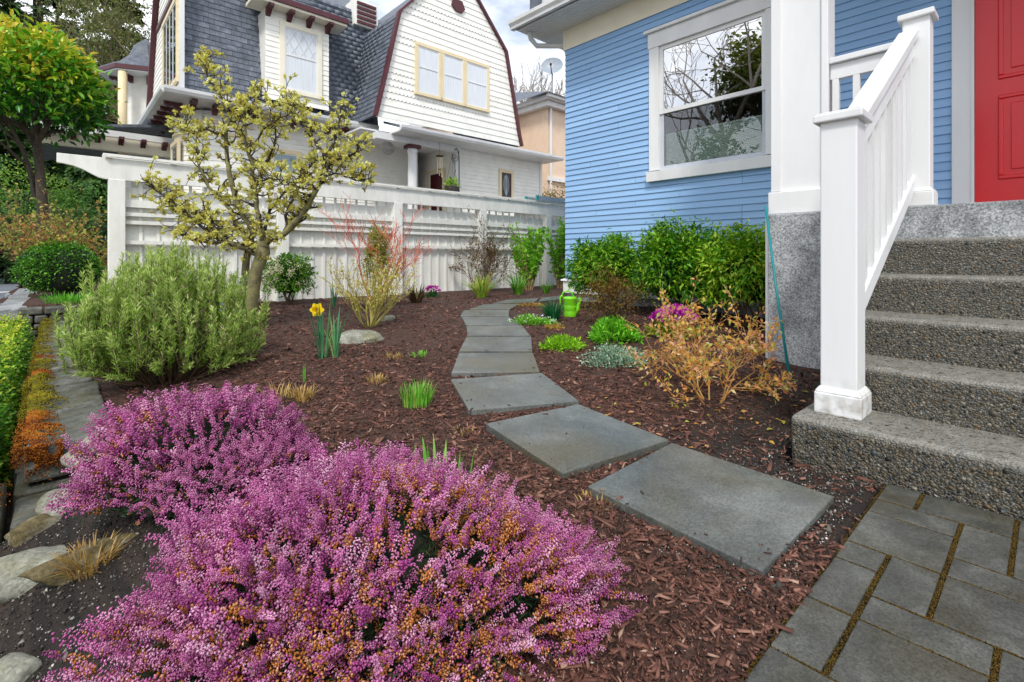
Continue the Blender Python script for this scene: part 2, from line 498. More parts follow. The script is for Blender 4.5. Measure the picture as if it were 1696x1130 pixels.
tan = surf('tan trim paint', [srgb('#dccaa2'), srgb('#e8d9b4')], scale=4, rough=0.5)
maroon = surf('maroon paint', [srgb('#4a2128'), srgb('#5a2c33')], scale=4, rough=0.45)
blue = surf('blue paint', [srgb('#84abd4'), srgb('#8fb5dd'), srgb('#99bfe5')], scale=2.5, rough=0.42, rough2=0.55, bump=0.06, bscale=30, bdist=0.002, stretch=(1, .3, 3), vary=0.045, stain=(srgb('#86add6'), 1.1, .6))
red = surf('red door paint', [srgb('#ce0f1a'), srgb('#d9131d')], scale=3, rough=0.22, rough2=0.32, bump=0.05, bscale=60, bdist=0.001, stretch=(1, 1, .2), spec=0.5)
concrete = surf('grey concrete', [srgb('#6d7072'), srgb('#8a8d8f'), srgb('#a9acae')], scale=9, speck=.5, sscale=125, stain=(srgb('#b9bcbe'), 3.0, .5), rough=0.8, bump=0.35, bscale=120, bdist=0.004, detail=9)
slabm = surf('damp slab concrete', [srgb('#474a48'), srgb('#5b5f5c'), srgb('#737774')], scale=3.5, speck=.30, sscale=190, stain=(srgb('#5a5542'), 2.1, .75), rough=0.26, rough2=0.5, bump=0.18, bscale=260, bdist=0.002, detail=11, vary=0.07, spec=0.5)
paverm = surf('damp paver concrete', [srgb('#393a36'), srgb('#4c4d48'), srgb('#62635d')], scale=9, speck=.32, sscale=230, stain=(srgb('#3d3a2c'), 5, .7), rough=0.34, rough2=0.62, bump=0.2, bscale=320, bdist=0.002, detail=11, vary=0.10, spec=0.5)
slate = surf('roof slate', [srgb('#474d57'), srgb('#5d646f'), srgb('#767d88')], scale=6, rough=0.6, bump=0.2, bscale=50, bdist=0.004, vary=0.15)
soilm = surf('dark soil', [srgb('#1f1713'), srgb('#32241d'), srgb('#46352b')], scale=22, rough=0.9, bump=0.9, bscale=70, bdist=0.02, detail=10)
barkm = surf('bark mulch ground', [srgb('#251711'), srgb('#432c23'), srgb('#5e443a')], scale=30, rough=0.85, bump=0.9, bscale=60, bdist=0.02, detail=10)
asphalt = surf('asphalt', [srgb('#5a6068'), srgb('#6d737b')], scale=9, rough=0.8, bump=0.3, bscale=120, bdist=0.004)
darkglass = glass('window glass')
stonem = surf('granite boulder', [srgb('#5d5d52'), srgb('#85867b'), srgb('#a9a99e')], scale=9, speck=.25, sscale=140, stain=(srgb('#6b6a45'), 6, .7), rough=0.8, bump=0.5, bscale=35, bdist=0.01, detail=10, vary=0.12)
brownstone = surf('mossy brown stone', [srgb('#3d3620'), srgb('#5f5538'), srgb('#85806a')], scale=14, speck=.3, sscale=140, stain=(srgb('#7d7d70'), 7, .8), rough=0.85, bump=0.5, bscale=35, bdist=0.01, detail=10)
blockm = surf('wet wall block', [srgb('#33332c'), srgb('#55564f'), srgb('#74766f')], scale=10, rough=0.35, rough2=0.7, bump=0.5, bscale=60, bdist=0.008, detail=10, vary=0.12, speck=.2, sscale=150, stain=(srgb('#55502c'), 7, .6))
mossy = leafm('yellow green moss', [srgb('#4d4a0c'), srgb('#7d7412'), srgb('#a39a1c')], trans=0.1, rough=0.9)
mossor = leafm('orange moss', [srgb('#5d2f0c'), srgb('#8f4c10'), srgb('#b06a18'), srgb('#7d6a14')], trans=0.1, rough=0.9)
mossj = leafm('joint moss', [srgb('#2b1f0a'), srgb('#4f3a10'), srgb('#5f5318'), srgb('#694414')], trans=0.1, rough=0.95)
barkbrown = surf('shrub bark', [srgb('#4a3a2a'), srgb('#6b5a44')], scale=20, rough=0.85, bump=0.4, bscale=80, bdist=0.003)
mossbark = surf('lichen bark', [srgb('#4f4a38'), srgb('#77724f'), srgb('#8f8a55')], scale=16, rough=0.9, bump=0.6, bscale=60, bdist=0.006, detail=9)
darkbark = surf('dark wet bark', [srgb('#2e261e'), srgb('#4a4236')], scale=18, rough=0.85, bump=0.5, bscale=60, bdist=0.005)

# ------------------------------------------------------------------ ground
def axis(parts):
    a = []
    for lo, hi, n in parts:
        a += list(np.linspace(lo, hi, n, endpoint=False))
    a.append(parts[-1][1])
    return np.array(a)
gx = axis([(-400, -40, 12), (-40, -8, 40), (-8, -3.2, 60), (-3.2, 3.6, 150), (3.6, 12, 40), (12, 400, 16)])
gy = axis([(-60, -2, 12), (-2, 0.5, 12), (0.5, 5.5, 120), (5.5, 12, 70), (12, 30, 36), (30, 500, 16)])
GX, GY = np.meshgrid(gx, gy)
rng = np.random.default_rng(3)
kk = rng.normal(size=(14, 2)) * 6; ph = rng.uniform(0, 6.28, 14)
bumpy = sum(np.sin(k[0] * GX + k[1] * GY + p) for k, p in zip(kk, ph)) / 14 * 0.02
Ug, Vg = uv(GX, GY)
GZ = gz(GX, GY) + np.where(np.hypot(GX, GY) < 14, bumpy, 0)
GZ = np.where((Ug > 2.12) & (Vg < 0.75), -0.2, GZ)
me = bpy.data.meshes.new('ground')
nxx, nyy = len(gx), len(gy)
idx = np.arange(nxx * nyy).reshape(nyy, nxx)
fs = np.stack([idx[:-1, :-1], idx[:-1, 1:], idx[1:, 1:], idx[1:, :-1]], -1).reshape(-1, 4)
me.from_pydata(np.stack([GX, GY, GZ], -1).reshape(-1, 3).tolist(), [], fs.tolist())
att = me.attributes.new('soil', 'FLOAT', 'POINT')
soil_near = np.clip((.95 - np.abs(Vg - .55)) / .5, 0, 1) * np.clip((Ug - 1.2) / .4, 0, 1) * np.clip((3.9 - Ug) / .3, 0, 1)
soil_bank = np.clip((.55 - Ug) / .25, 0, 1) * (Vg < 3.2)
att.data.foreach_set('value', np.clip(soil_near + soil_bank, 0, 1).reshape(-1).astype(np.float32))
nt_ = barkm.node_tree; bs_ = nt_.nodes['Principled BSDF']; old = bs_.inputs['Base Color'].links[0].from_socket
an = nt_.nodes.new('ShaderNodeAttribute'); an.attribute_name = 'soil'
mxs = nt_.nodes.new('ShaderNodeMix'); mxs.data_type = 'RGBA'
sn = nt_.nodes.new('ShaderNodeTexNoise'); sn.inputs['Scale'].default_value = 45; sn.inputs['Detail'].default_value = 8
sr_ = ramp(nt_, [(0.3, srgb('#120e0b')), (0.55, srgb('#2a211b')), (0.8, srgb('#463a30'))])
nt_.links.new(sn.outputs['Fac'], sr_.inputs['Fac']); nt_.links.new(old, mxs.inputs['A']); nt_.links.new(sr_.outputs['Color'], mxs.inputs['B'])
nt_.links.new(an.outputs['Fac'], mxs.inputs['Factor']); nt_.links.new(mxs.outputs['Result'], bs_.inputs['Base Color'])
ground = link('ground', me, barkm, kind='structure', smooth=True)
def gzn(x, y):
    return gz(x, y) + sum(np.sin(k[0] * np.asarray(x) + k[1] * np.asarray(y) + p) for k, p in zip(kk, ph)) / 14 * 0.02

# lawn strip and road seen past the hedge at the left
def sheet(name, quad, z, m, kind='structure'):
    mb = MB().add([w(u, v, z) for u, v in quad], [(0, 1, 2, 3)])
    return link(name, mb.mesh(name), m, kind=kind)
sheet('road', [(-40, 10.5), (-0.55, 10.5), (-0.55, 40), (-40, 40)], -0.40, asphalt)
sheet('pavement', [(-9, 1.5), (-1.15, 1.5), (-1.15, 10.4), (-9, 10.4)], -0.40, surf('pavement concrete', [srgb('#8a8a84'), srgb('#a0a09a')], scale=6, rough=0.85, bump=0.2))
lw = tag(link('road_line', MB().add([w(-14, 24, -.394), w(-0.7, 24, -.394), w(-0.7, 24.5, -.394), w(-14, 24.5, -.394)], [(0, 1, 2, 3)]).mesh('road_line'),
         surf('road marking paint', [srgb('#d9dad8'), srgb('#e8e8e6')], rough=0.7)), 'white painted line across the grey road', 'road marking')
lawnm = surf('lawn ground', [srgb('#4a7a1e'), srgb('#67982c')], scale=40, rough=0.9, bump=0.5, bscale=80)
sheet('lawn', [(-60, 40.2), (-0.3, 40.2), (-0.3, 70), (-60, 70)], -0.38, lawnm)

# ------------------------------------------------------------------ patio of grey pavers with mossy joints
patio = link('patio', MB().box(-0.2, 2.17, -1.4, 0.404, -0.06, -0.045).mesh('patio'), surf('patio bedding', [srgb('#2c2214'), srgb('#453818')], scale=60, rough=0.95, bump=0.6, bscale=200), kind='structure')
patio.rotation_euler = (0, 0, ANG)
US = [2.17, 2.01, 1.895, 1.765, 1.652, 1.54, 1.425, 1.312, 1.2, 1.087, .975, .86, .745]
PAV = [(2.01, 2.17, .298, .402), (2.01, 2.17, .074, .298), (2.01, 2.17, -.15, .074), (1.895, 2.01, .187, .402), (1.652, 1.895, .187, .402),
       (1.54, 1.652, .298, .402), (1.312, 1.54, .298, .402), (1.087, 1.312, .298, .402), (.86, 1.087, .187, .402),
       (1.425, 1.652, .187, .298), (1.765, 2.01, .074, .187), (1.652, 1.765, -.04, .187), (1.425, 1.652, -.04, .187), (1.765, 2.01, -.15, .074),
       (1.312, 1.425, .077, .298), (1.087, 1.312, .077, .298), (1.2, 1.425, -.15, .077), (.975, 1.2, -.15, .077), (.975, 1.087, .077, .187), (.86, .975, -.04, .187),
       (1.425, 1.765, -.26, -.04), (.74, .86, .1, .402), (.5, .74, .187, .402), (.5, .74, -.05, .187), (.6, .86, -.3, -.04)]
prng = np.random.default_rng(11)
for (u0, u1, v0, v1) in PAV:
    g = 0.0030; gv = 0.0058
    t = prng.uniform(-0.0012, 0.0012, 4)
    z0, z1 = -0.045, 0.0
    mb = MB().hexa([(u0 + g, v0 + gv, z0), (u1 - g, v0 + gv, z0), (u1 - g, v1 - gv, z0), (u0 + g, v1 - gv, z0),
                    (u0 + g, v0 + gv, z1 + t[0]), (u1 - g, v0 + gv, z1 + t[1]), (u1 - g, v1 - gv, z1 + t[2]), (u0 + g, v1 - gv, z1 + t[3])])
    link('paver', mb.mesh('paver'), paverm, patio, bevel=0.003)
# moss in the joints: many tiny tufts
jr = np.random.default_rng(5)
pts = []
for (u0, u1, v0, v1) in PAV:
    for (a, b, c, d) in [(u0, v0, u1, v0), (u0, v1, u1, v1), (u0, v0, u0, v1), (u1, v0, u1, v1)]:
        n = int(np.hypot(c - a, d - b) * 3600)
        t = jr.uniform(0, 1, n)
        along_v = abs(d - b) > abs(c - a)
        p = np.stack([a + (c - a) * t, b + (d - b) * t], 1)
        wid = 0.0017 if along_v else 0.0033
        p += jr.normal(size=p.shape) * wid
        pts.append(p)
pts = np.concatenate(pts)
pts = pts[(pts[:, 1] < 0.404) & (pts[:, 0] < 2.168) & (pts[:, 0] > .85) & (pts[:, 1] > -.06)]
gap = np.sin(pts[:, 0] * 31 + 2) * np.sin(pts[:, 1] * 37) + .5 * np.sin(pts[:, 0] * 83 + pts[:, 1] * 71)
pts = pts[jr.uniform(0, 1, len(pts)) < .75 + .45 * gap]
# moss is thicker on the joints that run away from the steps
P = np.stack([pts[:, 0], pts[:, 1], jr.uniform(-0.012, -0.0005, len(pts))], 1)
me = bulk('moss', *TET, P, frames(rand_dirs(jr, len(P), .5)), jr.uniform(0.0022, 0.005, len(P)), jr.uniform(0, 1, len(P)))
link('moss', me, mossj, patio, kind='stuff')
# dark plastic edging strip along the patio
tag(link('edging_strip', MB().box(0.3, 2.17, 0.409, 0.413, -0.06, -0.008).mesh('edging_strip'), surf('black plastic', [srgb('#15171a'), srgb('#22262b')], rough=0.4), rot=(0, 0, ANG)),
    'thin black edging strip between patio and mulch', 'edging')

# ------------------------------------------------------------------ stepping path
SLABS = [[(970, 805), (1112, 732), (1385, 822), (1265, 948)], [(802, 703), (958, 667), (1110, 730), (932, 783)], [(745, 628), (898, 617), (961, 664), (775, 680)],
         [(758, 584), (885, 584), (897, 616), (745, 618)], [(771, 557.5), (882, 557.5), (884, 581.5), (758, 581.5)], [(771, 539.5), (866, 538.5), (880, 555.5), (772, 555.5)],
         [(763, 525), (845, 524.5), (861, 537), (770, 537.8)], [(767, 513.5), (845, 513), (844, 523.2), (761, 523.6)], [(800, 504.2), (861, 503.6), (846, 511.6), (776, 512)],
         [(838, 496.6), (894, 493.6), (886, 500.2), (812, 503)], [(897, 493), (928, 489.6), (930, 494.5), (890, 499.6)]]
path = Thing('path', base=(0, 0, 0), grid=False, kind='structure')
SLABPOLY = []
for q in SLABS:
    P = [pxg(x, y, 0.022) for x, y in q]
    cq = np.mean(P, 0); P = [cq + (p - cq) * (0.985 if cq[1] < 3 else 0.965) for p in P]
    SLABPOLY.append([(p[0], p[1]) for p in P]); SLABC = globals().setdefault('SLABC', [])
    # fit one plane so that the slab is flat
    A = np.array([[p[0], p[1], 1] for p in P]); c, *_ = np.linalg.lstsq(A, np.array([p[2] for p in P]), rcond=None)
    top = [(p[0], p[1], c[0] * p[0] + c[1] * p[1] + c[2]) for p in P]
    SLABC.append(c); bot = [(x, y, z - 0.05) for x, y, z in top]
    cen = np.mean(np.array(top), 0)
    mb = MB().hexa([bot[3], bot[2], bot[1], bot[0], top[3], top[2], top[1], top[0]])
    o = link('slab', mb.mesh('slab', cen), slabm, path.o, loc=cen, bevel=0.004)
def in_poly(x, y, poly, grow=0.0):
    P = np.array(poly); c = P.mean(0)
    P = c + (P - c) * (1 + grow)
    inside = np.zeros(len(x), bool); j = len(P) - 1
    for i in range(len(P)):
        cond = ((P[i, 1] > y) != (P[j, 1] > y)) & (x < (P[j, 0] - P[i, 0]) * (y - P[i, 1]) / (P[j, 1] - P[i, 1] + 1e-12) + P[i, 0])
        inside ^= cond; j = i
    return inside

# ------------------------------------------------------------------ concrete steps
STEPU = [2.177, 2.49, 2.79, 3.09, 3.39, 3.69]
STEPZ = [0.165, 0.345, 0.525, 0.71, 0.90, 1.10]
stairs = Thing('concrete_stairs', 'exposed aggregate concrete steps climbing to the red door', 'stairs', (2.177, -0.6, -0.06))
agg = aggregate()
srg = np.random.default_rng(8)
peb_pts, peb_n = [], []
for i in range(5):
    u0 = STEPU[i]; u1 = STEPU[i + 1] + 0.05
    z0 = -0.06 if i == 0 else STEPZ[i - 1] - 0.04
    vl = 0.715 if i == 0 else 0.66
    mb = MB()
    # rounded nosing profile
    r = 0.028
    prof = [(u0 + 0.012, z0), (u1, z0), (u1, STEPZ[i])] + [(u0 + r - r * math.sin(a), STEPZ[i] - r + r * math.cos(a)) for a in np.linspace(0, math.pi / 2, 6)]
    prof = [(a, b) for a, b in prof]
    mb.prism(prof, 1, -2.2, vl)
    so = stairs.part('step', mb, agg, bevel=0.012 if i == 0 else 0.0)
    n = [5000, 2700, 1800, 1200, 900][i]
    vv = srg.uniform(-0.03, vl - 0.01, n); t = srg.uniform(0, 1, n)
    h = STEPZ[i] - (0 if i == 0 else STEPZ[i - 1]) - r
    dep = (STEPU[i + 1] - STEPU[i]) - r
    on_riser = t < 0.55
    uu = np.where(on_riser, u0 + 0.012 * (1 - np.clip(srg.uniform(0, 1, n), 0, 1)) * 0.6 + 0.001, u0 + r + srg.uniform(0, 1, n) * dep)
    zz = np.where(on_riser, STEPZ[i] - r - srg.uniform(0, 1, n) ** 1 * h, STEPZ[i] - 0.001)
    if i == 0:
        uu = np.where(on_riser, u0 + 0.012 * (STEPZ[i] - r - zz) / 0.2, uu)
    else:
        uu = np.where(on_riser, u0 + 0.012 * (STEPZ[i] - r - zz) / (STEPZ[i] - r - z0), uu)
    T = np.stack([uu, vv, zz], 1)
    nrm = np.where(on_riser[:, None], np.array([[-1.0, 0, 0.0]]), np.array([[0, 0, 1.0]]))
    peb_pts.append(T); peb_n.append(nrm)
T = np.concatenate(peb_pts) - stairs.base; Nn = np.concatenate(peb_n)
a = srg.uniform(0, 6.28, len(T))
X = np.where(np.abs(Nn[:, :1]) > .5, np.array([[0, 1.0, 0]]), np.array([[1.0, 0, 0]])); Yv = np.cross(Nn, X)
Xr = X * np.cos(a)[:, None] + Yv * np.sin(a)[:, None]; Yr = np.cross(Nn, Xr)
R = np.stack([Xr, Yr, Nn], 2)
sz = srg.lognormal(math.log(0.0072), 0.36, len(T)); S = np.stack([sz * srg.uniform(.9, 1.5, len(T)), sz, sz * 0.7], 1)
me = bulk('pebbles', *PEB, T, R, S, srg.uniform(0, 1, len(T)))
pebm = leafm('river pebble', [srgb('#1d2020'), srgb('#33332d'), srgb('#47443a'), srgb('#5a5546'), srgb('#604e34'), srgb('#6b665a'), srgb('#3d464b'), srgb('#857f72')], trans=0, rough=0.45)
link('pebbles', me, pebm, stairs.o, kind='stuff', smooth=True)

# ------------------------------------------------------------------ blue house
UF = 5.3; VC = 4.645
house = Thing('blue_house', 'blue clapboard house with white trim and a red front door', 'house', (UF, 1.5, 0))
wl = MB()
for (v0, v1, z0, z1) in [(-3.0, VC - .02, 0.1, 1.80), (-3.0, VC - .02, 3.32, 4.0), (3.18, VC - .02, 1.80, 3.32), (-3.0, 1.93, 1.80, 3.32)]:
    wl.box(UF + 0.03, UF + 0.18, v0, v1, z0, z1)
wl.box(UF + 0.18, 11.5, VC - 0.2, VC - 0.02, 0.1, 4.0)
house.part('wall', wl, blue)
house.part('room', MB().add([(UF + .18, 1.6, 1.5), (UF + 1.6, 1.6, 1.5), (UF + 1.6, 3.5, 1.5), (UF + .18, 3.5, 1.5), (UF + .18, 1.6, 3.6), (UF + 1.6, 1.6, 3.6), (UF + 1.6, 3.5, 3.6), (UF + .18, 3.5, 3.6)],
                            [(0, 1, 2, 3), (4, 7, 6, 5), (0, 4, 5, 1), (1, 5, 6, 2), (2, 6, 7, 3)]), surf('dim room plaster', [srgb('#5a4a3c'), srgb('#6b5a4a')], scale=2, rough=0.9))
EXPO = 0.0734
def clap(v0, v1):
    mb = MB()
    mb.hexa([(-0.016, v0, 0), (0.028, v0, 0), (0.028, v1, 0), (-0.016, v1, 0), (-0.001, v0, EXPO * 1.12), (0.028, v0, EXPO * 1.12), (0.028, v1, EXPO * 1.12), (-0.001, v1, EXPO * 1.12)])
    return mb
cm1 = clap(1.6, VC).mesh('clapboard', (0, 1.5, 0)); cm2 = clap(0.545, 1.598).mesh('clapboard', (0, 1.5, 0)); cmL = clap(3.2, VC).mesh('clapboard', (0, 1.5, 0)); cmR = clap(1.6, 1.9).mesh('clapboard', (0, 1.5, 0))
crg = np.random.default_rng(71)
mk = lambda a, b: clap(a, b).mesh('clapboard', (0, 1.5, 0))
joint_long = [[mk(1.6, j - .002), mk(j + .002, VC)] for j in (2.2, 2.9, 3.5, 4.1)]
joint_short = [[mk(3.2, j - .002), mk(j + .002, VC)] for j in (3.75, 4.2)]
i = 0; z = 0.47
while z < 3.70:
    e = min(EXPO, 3.70 - z)
    q = crg.integers(0, 4)
    if 1.74 < z < 3.30:
        if q < 2:
            link('clapboard', cmL, blue, house.o, loc=(0, 0, z))
        else:
            for m_ in joint_short[q - 2]:
                link('clapboard', m_, blue, house.o, loc=(0, 0, z))
        link('clapboard', cmR, blue, house.o, loc=(0, 0, z))
    else:
        for m_ in joint_long[q]:
            link('clapboard', m_, blue, house.o, loc=(0, 0, z))
    if z > 1.05:
        link('clapboard', cm2, blue, house.o, loc=(0, 0, z))
    z += EXPO; i += 1
# water table and white base below the siding
house.part('skirt_board', MB().box(UF - 0.035, UF + 0.03, 1.36, VC + 0.02, 0.30, 0.47), white, bevel=0.004)
house.part('drip_cap', MB().hexa([(UF - 0.06, 1.36, .47), (UF + 0.03, 1.36, .47), (UF + 0.03, VC + .045, .47), (UF - 0.06, VC + .045, .47), (UF - 0.055, 1.36, .485), (UF + 0.03, 1.36, .50), (UF + 0.03, VC + .045, .50), (UF - 0.055, VC + .045, .485)]), white)
house.part('foundation_wall', MB().box(UF + 0.0, 11.4, 1.36, VC - 0.02, 0.0, 0.31), concrete)
# frieze, soffit, gutter
house.part('frieze_board', MB().box(UF - 0.024, UF + 0.03, -3, VC + 0.03, 3.70, 3.985), cream, bevel=0.003)
UE, VE = 4.76, 5.08
bead = surf('soffit paint', [srgb('#d8d8d6'), srgb('#e4e4e2')], scale=3, rough=0.6)
sof = house.part('soffit', MB().box(UE, 8.0, -3, VE, 3.985, 4.0), bead)
mb = MB()
for k in range(12):
    v = None
    u = UE + 0.03 + k * 0.045
    mb.box(u, u + 0.038, -3, VE - 0.01, 3.978, 3.984)
house.part('soffit_boards', mb, bead, sof)
def gutter(t, u, v0, v1, z, m, r=0.06):
    """ogee gutter along v with its open top"""
    prof = [(u + 0.02, z), (u - 0.05, z), (u - 0.055, z + 0.035), (u - 0.085, z + 0.07), (u - 0.09, z + 0.115), (u - 0.075, z + 0.115), (u - 0.07, z + 0.075), (u - 0.04, z + 0.04), (u - 0.038, z + 0.012), (u + 0.02, z + 0.012)]
    mb = MB().prism(prof, 1, v0, v1)
    return t.part('gutter', mb, m)
gutter(house, UE, -3, VE + 0.08, 3.985, white)
house.part('fascia', MB().box(UE - 0.001, UE + 0.025, -3, VE, 4.001, 4.16), white)
house.part('side_fascia', MB().box(UE - 0.0, 8.0, VE, VE + 0.03, 3.985, 4.16), white)
house.part('upper_wall', MB().box(4.98, 10, -3, 4.93, 4.17, 7.0), surf('upper shingle paint', [srgb('#c9ccd0'), srgb('#d8dadd')], scale=6, rough=0.6))
house.part('upper_corner_slates', MB().box(4.94, 5.3, 4.8, 5.0, 4.18, 7.0), slate)
house.part('downspout_elbow', MB().tube([(4.95, 5.02, 3.98), (4.98, 5.02, 3.90), (5.08, 5.0, 3.82), (5.33, 4.71, 3.80), (5.40, 4.70, 3.72)], 0.035, 8), white, smooth=True)
# window
win = house.part('window', MB().box(UF - 0.045, UF + 0.03, 3.108 + 0.05, 3.287, 1.83, 3.29), white, bevel=0.003)
house.part('casing', MB().box(UF - 0.045, UF + 0.03, 1.80, 2.007 - 0.05, 1.83, 3.29), white, win, bevel=0.003)
house.part('head_casing', MB().box(UF - 0.05, UF + 0.03, 1.78, 3.30, 3.292, 3.47), white, win, bevel=0.003)
house.part('head_cap', MB().box(UF - 0.085, UF + 0.03, 1.74, 3.34, 3.472, 3.51), white, win, bevel=0.005)
house.part('sill', MB().hexa([(UF - 0.07, 1.76, 1.70), (UF + .03, 1.76, 1.70), (UF + .03, 3.31, 1.70), (UF - .07, 3.31, 1.70), (UF - .075, 1.76, 1.815), (UF + .03, 1.76, 1.828), (UF + .03, 3.31, 1.828), (UF - .075, 3.31, 1.815)]), white, win, bevel=0.003)
VL, VR = 3.108, 2.007
for (z0, z1, dep, nm) in [(2.49, 3.29, 0.0, 'upper_sash'), (1.83, 2.545, 0.016, 'lower_sash')]:
    mb = MB(); u0, u1 = UF - 0.02 + dep, UF + 0.012 + dep
    mm = white if nm == 'upper_sash' else surf('grey sash', [srgb('#b9bfc8'), srgb('#c7ccd4')], rough=0.4)
    s = 0.045
    mb.box(u0, u1, VR - 0.05, VL + 0.05, z1 - s, z1); mb.box(u0, u1, VR - 0.05, VL + 0.05, z0, z0 + s)
    mb.box(u0, u1, VR - 0.05, VR - 0.05 + s, z0 + s, z1 - s); mb.box(u0, u1, VL + 0.05 - s, VL + 0.05, z0 + s, z1 - s)
    sash = house.part(nm, mb, mm, win)
    house.part('pane', MB().box(u0 + 0.012, u0 + 0.018, VR - 0.05 + s, VL + 0.05 - s, z0 + s, z1 - s), glass('clear pane', rough=0.005, trans=0.985) if nm == 'lower_sash' else glass('sky pane', tint=(0.03, 0.035, 0.035), rough=0.005, trans=0.28), win)
bl = surf('pleated blind', [srgb('#a5bcb0'), srgb('#b5cabf')], scale=3, rough=0.8)
mb = MB(); z = 1.86; prof = []
while z < 2.22:
    mb.hexa([(UF + .050, 2.0, z), (UF + .065, 2.0, z), (UF + .065, 3.11, z), (UF + .050, 3.11, z), (UF + .050, 2.0, z + .0205), (UF + .065, 2.0, z + .0205), (UF + .065, 3.11, z + .0205), (UF + .050, 3.11, z + .0205)])
    mb.hexa([(UF + .040, 2.0, z + .008), (UF + .051, 2.0, z + .001), (UF + .051, 3.11, z + .001), (UF + .040, 3.11, z + .008), (UF + .040, 2.0, z + .011), (UF + .051, 2.0, z + .019), (UF + .051, 3.11, z + .019), (UF + .040, 3.11, z + .011)])
    z += 0.021
mb.box(UF + .038, UF + .07, 2.0, 3.11, z, z + 0.02)
# cut the wall box open behind the glass by giving the room its own dark lining
house.part('blind', mb, bl, win)
# front door with casing and raised panels
dr = house.part('door', MB().box(UF - 0.01, UF + 0.03, -0.55, 0.415, 1.135, 3.25), red)
for (v0, v1, z0, z1) in [(0.02, 0.255, 1.42, 2.0), (0.02, 0.255, 2.18, 3.1), (-0.4, -0.15, 1.42, 2.0), (-0.4, -0.15, 2.18, 3.1)]:
    mb = MB()
    f = 0.03
    mb.hexa([(UF - .0115, v0, z0), (UF, v0, z0), (UF, v1, z0), (UF - .0115, v1, z0), (UF - .0115, v0, z1), (UF, v0, z1), (UF, v1, z1), (UF - .0115, v1, z1)])
    fr = MB()
    for (a, b, c, d) in [(v0 - f, v1 + f, z0 - f, z0), (v0 - f, v1 + f, z1, z1 + f), (v0 - f, v0, z0, z1), (v1, v1 + f, z0, z1)]:
        fr.box(UF - 0.024, UF - 0.0, a, b, c, d)
    p = house.part('door_panel', MB().hexa([(UF - .012, v0, z0), (UF, v0, z0), (UF, v1, z0), (UF - .012, v1, z0), (UF - .012, v0, z1), (UF, v0, z1), (UF, v1, z1), (UF - .012, v1, z1)]), red, dr)
    house.part('panel_moulding', fr, red, dr, bevel=0.008, seg=3)
    house.part('raised_field', MB().box(UF - 0.022, UF - 0.011, v0 + .04, v1 - .04, z0 + .04, z1 - .04), red, dr, bevel=0.009, seg=2)
house.part('door_casing', MB().box(UF - 0.04, UF + 0.03, 0.43, 0.548, 1.10, 3.4), white, bevel=0.003)
house.part('door_jamb', MB().box(UF - 0.05, UF + 0.03, 0.416, 0.432, 1.10, 3.3), white)
house.part('threshold', MB().box(UF - 0.12, UF + 0.02, -0.55, 0.415, 1.10, 1.133), surf('grey threshold', [srgb('#6b6d6a'), srgb('#7d7f7c')], rough=0.5))
# porch: concrete deck, panelled column, roof above the frame
house.part('porch_deck', MB().box(3.69, UF, -2.2, 1.36, 0.0, 1.098), concrete, bevel=0.01)
house.part('porch_roof', MB().box(3.45, UF, -2.6, 1.6, 3.72, 3.9), white)
col = house.part('porch_column', MB().box(3.755, 3.925, 1.01, 1.345, 1.10, 3.72), white, bevel=0.003)
house.part('corner_board', MB().box(3.738, 3.77, 1.292, 1.354, 1.26, 3.72), white, col, bevel=0.003)
house.part('corner_board', MB().box(3.738, 3.77, 1.0, 1.04, 1.26, 3.72), white, col, bevel=0.003)
house.part('column_base', MB().box(3.722, 3.95, 0.985, 1.368, 1.10, 1.256), white, col, bevel=0.006)
house.part('trim_board', MB().box(3.72, 3.78, 1.345, 1.385, 0.0, 1.098), white, bevel=0.003)

# porch railing (front run and the run along the porch side)
bal = MB().box(-0.019, 0.019, -0.019, 0.019, 0, 0.80).mesh('baluster')
pr = Thing('porch_railing', 'short white railing between the porch column and upper newel post', 'railing', (3.80, 0.8, 1.10))
pr.part('top_rail', MB().box(3.755, 3.845, 0.60, 1.0, 2.07, 2.11), white, bevel=0.006)
pr.part('sub_rail', MB().box(3.78, 3.82, 0.60, 1.0, 1.97, 2.068), white, bevel=0.003)
pr.part('bottom_rail', MB().box(3.78, 3.82, 0.60, 1.0, 1.18, 1.25), white, bevel=0.003)
for k in range(4):
    link('baluster', bal, white, pr.o, loc=(0, 0.97 - k * 0.115 - 0.8, 0.12), scale=(1, 1, 0.94), bevel=0.003)
ps = Thing('side_railing', 'white side railing seen through the porch balusters', 'railing', (4.6, 1.28, 1.10))
ps.part('top_rail', MB().box(3.93, UF, 1.23, 1.31, 1.98, 2.02), white, bevel=0.005)
ps.part('sub_rail', MB().box(3.93, UF, 1.25, 1.29, 1.89, 1.978), white)
ps.part('bottom_rail', MB().box(3.93, UF, 1.25, 1.29, 1.18, 1.25), white)
for k in range(9):
    link('baluster', bal, white, ps.o, loc=(-0.52 + k * 0.13, 0, 0.12), scale=(1, 1, 0.88))

